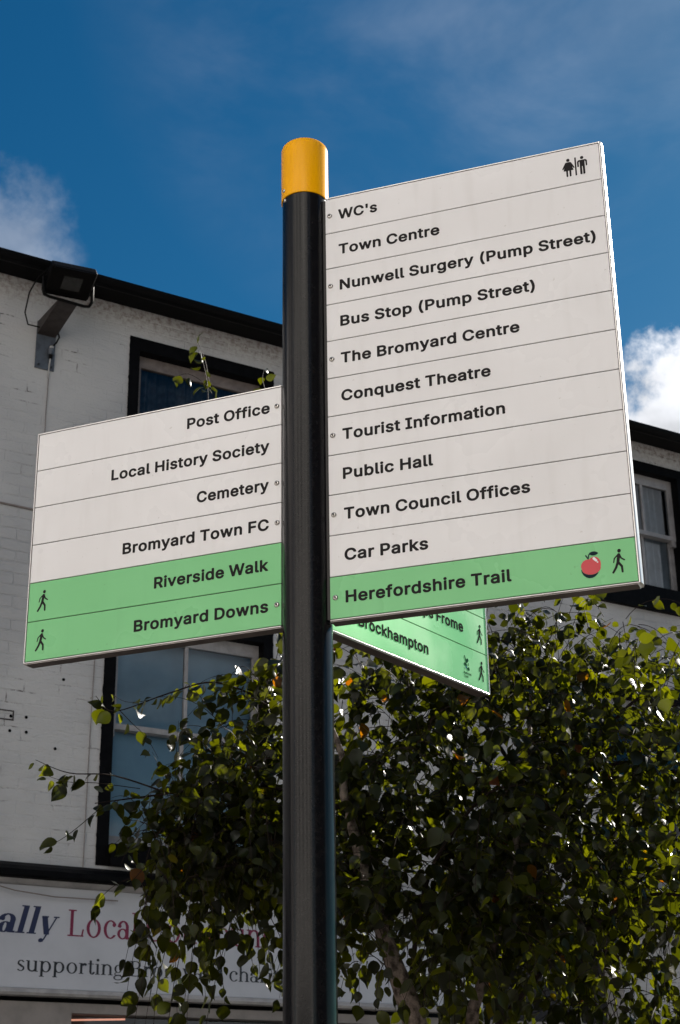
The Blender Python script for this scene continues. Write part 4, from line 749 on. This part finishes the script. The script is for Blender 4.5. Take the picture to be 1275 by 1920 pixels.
# limbs: (points, start radius) - real boughs that the twigs hang from
limbs = [
    ([(-0.02, 1.5, 3.15), (-0.10, 1.62, 3.45), (-0.22, 1.58, 3.85), (-0.33, 1.5, 4.12)], .0035),
    ([(0.10, 1.3, 2.60), (-0.18, 1.4, 2.70), (-0.42, 1.35, 2.66), (-0.62, 1.2, 2.60)], .006),
    ([(0.05, 1.62, 2.9), (-0.15, 1.6, 3.02), (-0.30, 1.5, 3.05), (-0.44, 1.45, 3.0), (-0.60, 1.4, 2.93), (-0.66, 1.4, 2.98)], .004),
    ([(-0.42, 1.35, 2.66), (-0.58, 1.28, 2.70), (-0.70, 1.2, 2.69), (-0.80, 1.2, 2.73)], .003),
    ([(0.2, 1.6, 2.3), (0.0, 1.4, 2.42), (-0.2, 1.3, 2.44), (-0.4, 1.2, 2.36)], .009),
    ([(0.6, 1.82, 2.4), (0.8, 1.7, 2.7), (1.0, 1.6, 2.95), (1.2, 1.6, 3.1)], .012),
    ([(0.65, 1.85, 2.6), (0.85, 1.6, 2.75), (1.05, 1.4, 2.75), (1.25, 1.3, 2.6)], .010),
    ([(0.52, 1.7, 1.95), (0.75, 1.5, 2.2), (1.0, 1.4, 2.35), (1.2, 1.3, 2.3)], .011),
    ([(0.70, 1.9, 2.85), (0.55, 1.7, 3.0), (0.42, 1.5, 3.05), (0.3, 1.4, 3.0)], .008),
    ([(0.3, 1.6, 2.1), (0.35, 1.35, 2.4), (0.5, 1.2, 2.6), (0.62, 1.1, 2.62)], .009),
    ([(0.70, 1.9, 2.8), (0.9, 2.1, 3.1), (1.15, 2.1, 3.25), (1.4, 2.1, 3.3)], .010),
]
BR = MB()
for pts, r0 in limbs:
    p_, r_ = smooth_path(pts, [r0 * (1 - 0.75 * i / (len(pts) - 1)) for i in range(len(pts))], 5)
    BR.tube(p_, r_, 'twig', 6); TW.append(([np.array(q) for q in p_[len(p_) // 4:]], 1.0))
# leafy volume: centre, radii, number of twigs, twig length
VOL = [
    ((0.62, 1.55, 2.62), (0.40, 0.55, 0.42), 215, .30),
    ((0.95, 1.55, 2.80), (0.34, 0.50, 0.36), 170, .30),
    ((0.28, 1.45, 2.72), (0.20, 0.45, 0.34), 150, .28),
    ((0.85, 1.50, 2.22), (0.45, 0.50, 0.34), 185, .30),
    ((0.36, 1.45, 2.20), (0.18, 0.45, 0.22), 70, .26),
    ((0.26, 1.10, 2.36), (0.14, 0.08, 0.22), 24, .20),
    ((0.52, 1.12, 2.3), (0.16, 0.12, 0.24), 52, .24),
    ((1.25, 1.60, 2.55), (0.30, 0.55, 0.65), 150, .30),
    ((0.75, 1.60, 3.06), (0.42, 0.45, 0.13), 120, .22),
    ((0.25, 1.55, 3.02), (0.22, 0.40, 0.14), 70, .22),
    ((0.90, 1.60, 3.17), (0.50, 0.40, 0.10), 105, .20),
    ((0.16, 1.07, 2.22), (0.10, 0.07, 0.10), 24, .16),
    ((-0.02, 1.50, 2.62), (0.20, 0.40, 0.27), 105, .26),
    ((-0.18, 1.45, 2.56), (0.18, 0.35, 0.13), 125, .24),
    ((-0.40, 1.32, 2.54), (0.19, 0.25, 0.10), 80, .22),
    ((-0.12, 1.55, 2.92), (0.11, 0.28, 0.24), 85, .22),
    ((-0.24, 1.45, 2.70), (0.13, 0.22, 0.10), 26, .22),
    ((0.02, 1.45, 2.28), (0.10, 0.35, 0.12), 16, .22),
    ((0.95, 1.9, 1.75), (0.7, 0.6, 0.35), 150, .30),
]
for c, r, cnt, L in VOL:
    c = np.array(c); r = np.array(r)
    K = max(3, cnt // 8); cl = []
    for i in range(K):
        v = rng.normal(0, 1, 3); v /= np.linalg.norm(v); cl.append(v * (rng.random() ** 0.45) * 0.92)
    for i in range(cnt):
        v = cl[rng.integers(K)]; p = c + v * r + rng.normal(0, 0.045, 3)
        d = v * 0.8 + np.array((0, 0, 0.25)) + rng.normal(0, 0.5, 3)
        TW.append((grow(p, d, L * (0.6 + 0.7 * rng.random()), 1.5), 1.0))
# single sprays that break the outline
def spray(pts, n=7):
    p_, _ = smooth_path(pts, [1] * len(pts), 4); TW.append(([np.array(q) for q in p_], 1.0))
spray([(-0.50, 1.28, 2.66), (-0.62, 1.2, 2.66), (-0.70, 1.16, 2.655), (-0.765, 1.12, 2.67)])
spray([(-0.60, 1.2, 2.59), (-0.66, 1.15, 2.52), (-0.70, 1.1, 2.475), (-0.735, 1.1, 2.46)])
spray([(-0.44, 1.45, 3.0), (-0.50, 1.42, 2.97), (-0.565, 1.4, 2.96), (-0.61, 1.4, 2.985)])
spray([(-0.60, 1.4, 2.95), (-0.55, 1.42, 2.90), (-0.50, 1.42, 2.85), (-0.46, 1.4, 2.78)])
spray([(-0.30, 1.5, 2.95), (-0.34, 1.45, 2.99), (-0.375, 1.42, 3.02), (-0.385, 1.4, 3.0)])
spray([(-0.14, 1.5, 3.03), (-0.20, 1.5, 3.10), (-0.24, 1.5, 3.08), (-0.27, 1.5, 3.02)])
spray([(-0.33, 1.5, 4.10), (-0.345, 1.46, 4.18), (-0.365, 1.44, 4.23), (-0.378, 1.42, 4.26)])
spray([(-0.335, 1.5, 4.02), (-0.338, 1.47, 4.10), (-0.352, 1.45, 4.17), (-0.372, 1.43, 4.22)])
spray([(-0.10, 1.6, 3.95), (-0.13, 1.55, 4.08), (-0.15, 1.5, 4.13), (-0.145, 1.5, 4.17)])
spray([(-0.30, 1.5, 4.03), (-0.34, 1.46, 4.09), (-0.40, 1.42, 4.115), (-0.45, 1.42, 4.10)])
for i in range(36):     # strands hanging in front of the shop sign
    x = rng.choice([-0.47, -0.44, -0.38, -0.34, -0.28, -0.22, -0.17, -0.12, -0.07, -0.02, 0.0]) + rng.normal(0, .025); y = 1.2 + 0.35 * rng.random()
    z = 2.40 + rng.normal(0, .05); L = 0.16 + 0.30 * rng.random()
    TW.append((grow((x, y, z), (rng.normal(0, .45), rng.normal(0, .25), -0.5), L, 1.4, 9, 0.3), 0.85))
for i in range(40):     # upper fringe at right
    x = 0.35 + 1.0 * rng.random(); y = 1.3 + 0.7 * rng.random()
    TW.append((grow((x, y, 3.08 + 0.06 * rng.random()), (rng.normal(0, .6), rng.normal(0, .4), 0.55), 0.14 + 0.12 * rng.random(), 1.6, 8, 0.3), 0.8))
# leaves
B, A, NRM, S, TONE = [], [], [], [], []
for pts, lf in TW:
    seg = [np.linalg.norm(pts[i + 1] - pts[i]) for i in range(len(pts) - 1)]; L = sum(seg)
    n = max(3, int(L / 0.033 * lf)); side = 1
    for k in range(n):
        if rng.random() < 0.10: continue
        t = (k + 0.6 + 0.3 * rng.random()) / n * (len(pts) - 1); i = min(int(t), len(pts) - 2); q = pts[i] * (1 - t + i) + pts[i + 1] * (t - i)
        d = pts[i + 1] - pts[i]; d = d / (np.linalg.norm(d) + 1e-9)
        sd = np.cross(d, np.array((0, 0, 1.0)) + rng.normal(0, .4, 3)); sd /= np.linalg.norm(sd) + 1e-9; side = -side
        ax = d * 0.45 + sd * side * 0.65 + np.array((0, 0, -0.8)) + rng.normal(0, .42, 3); ax /= np.linalg.norm(ax)
        nr = np.cross(ax, rng.normal(0, 1, 3) + np.array((0, 0, 0.0))); nr = nr + np.array((0, 0, 0.2)); nr -= ax * (nr @ ax); nr /= np.linalg.norm(nr)
        s = (0.034 + 0.027 * rng.random()) * (0.7 + 0.3 * min(1, k / 4)) - (0.012 if k > n - 3 else 0)
        B.append(q + ax * 0.012); A.append(ax); NRM.append(nr); S.append(s)
        o_ = rng.random(); TONE.append(0.90 + 0.1 * rng.random() if o_ < 0.010 else 0.86 * rng.random())
    BR.tube([tuple(q) for q in pts], [0.0016 - 0.0010 * i / len(pts) for i in range(len(pts))], 'twig', 3)
tpart(BR.build('branch', recalc=False))
B, A, NRM, S, TONE = map(np.array, (B, A, NRM, S, TONE)); n = len(B)
C_ = np.cross(A, NRM)
RT = [(.20, .07, .03), (.35, .22, .07), (.415, .40, .09), (.365, .58, .08), (.25, .76, .05), (.10, .93, 0.0)]
prof = np.array([(0, 0, 0), (0, .22, 0), (0, .40, 0), (0, .58, -.01), (0, .76, -.03), (0, 1.06, -.08)] + RT + [(-x, y, z) for x, y, z in RT])
faces = [(0, 6, 7, 1), (1, 7, 8, 2), (2, 8, 9, 3), (3, 9, 10, 4), (4, 10, 11, 5), (0, 1, 13, 12), (1, 2, 14, 13), (2, 3, 15, 14), (3, 4, 16, 15), (4, 5, 17, 16)]
wv = 0.88 + 0.25 * rng.random((n, 1)); fold = 0.4 + 1.6 * rng.random((n, 1)); curl = rng.normal(0, 0.20, (n, 1)); wavy = rng.normal(0, 0.018, (n, 1)); ph = 6.3 * rng.random((n, 1))
NV = len(prof); V = np.empty((n, NV, 3))
for j, (x, y, z) in enumerate(prof):
    V[:, j] = B + S[:, None] * (C_ * x * wv + A * y + NRM * (z * fold + curl * (y * y) + wavy * np.sin(9 * y + x * 5 + ph)))
me = bpy.data.meshes.new('crown')
loops = np.concatenate([np.array(f) for f in faces]); lens = np.array([len(f) for f in faces])
me.vertices.add(n * NV); me.vertices.foreach_set('co', V.ravel())
me.loops.add(n * len(loops)); me.loops.foreach_set('vertex_index', (np.arange(n)[:, None] * NV + loops[None]).ravel())
st = np.concatenate([[0], np.cumsum(lens)[:-1]])
me.polygons.add(n * len(faces)); me.polygons.foreach_set('loop_start', (np.arange(n)[:, None] * len(loops) + st[None]).ravel())
me.polygons.foreach_set('use_smooth', np.ones(n * len(faces), bool))
at = me.attributes.new('tone', 'FLOAT', 'POINT'); at.data.foreach_set('value', np.repeat(TONE, NV))
me.update(calc_edges=True); me.validate()
me.materials.append(MAT['leaf'])
co_ = bpy.data.objects.new('crown', me); col.objects.link(co_); tpart(co_)
print('leaves', n)
sc.cycles.use_denoising = True
sc.cycles.max_bounces = 8
sc.cycles.transparent_max_bounces = 8
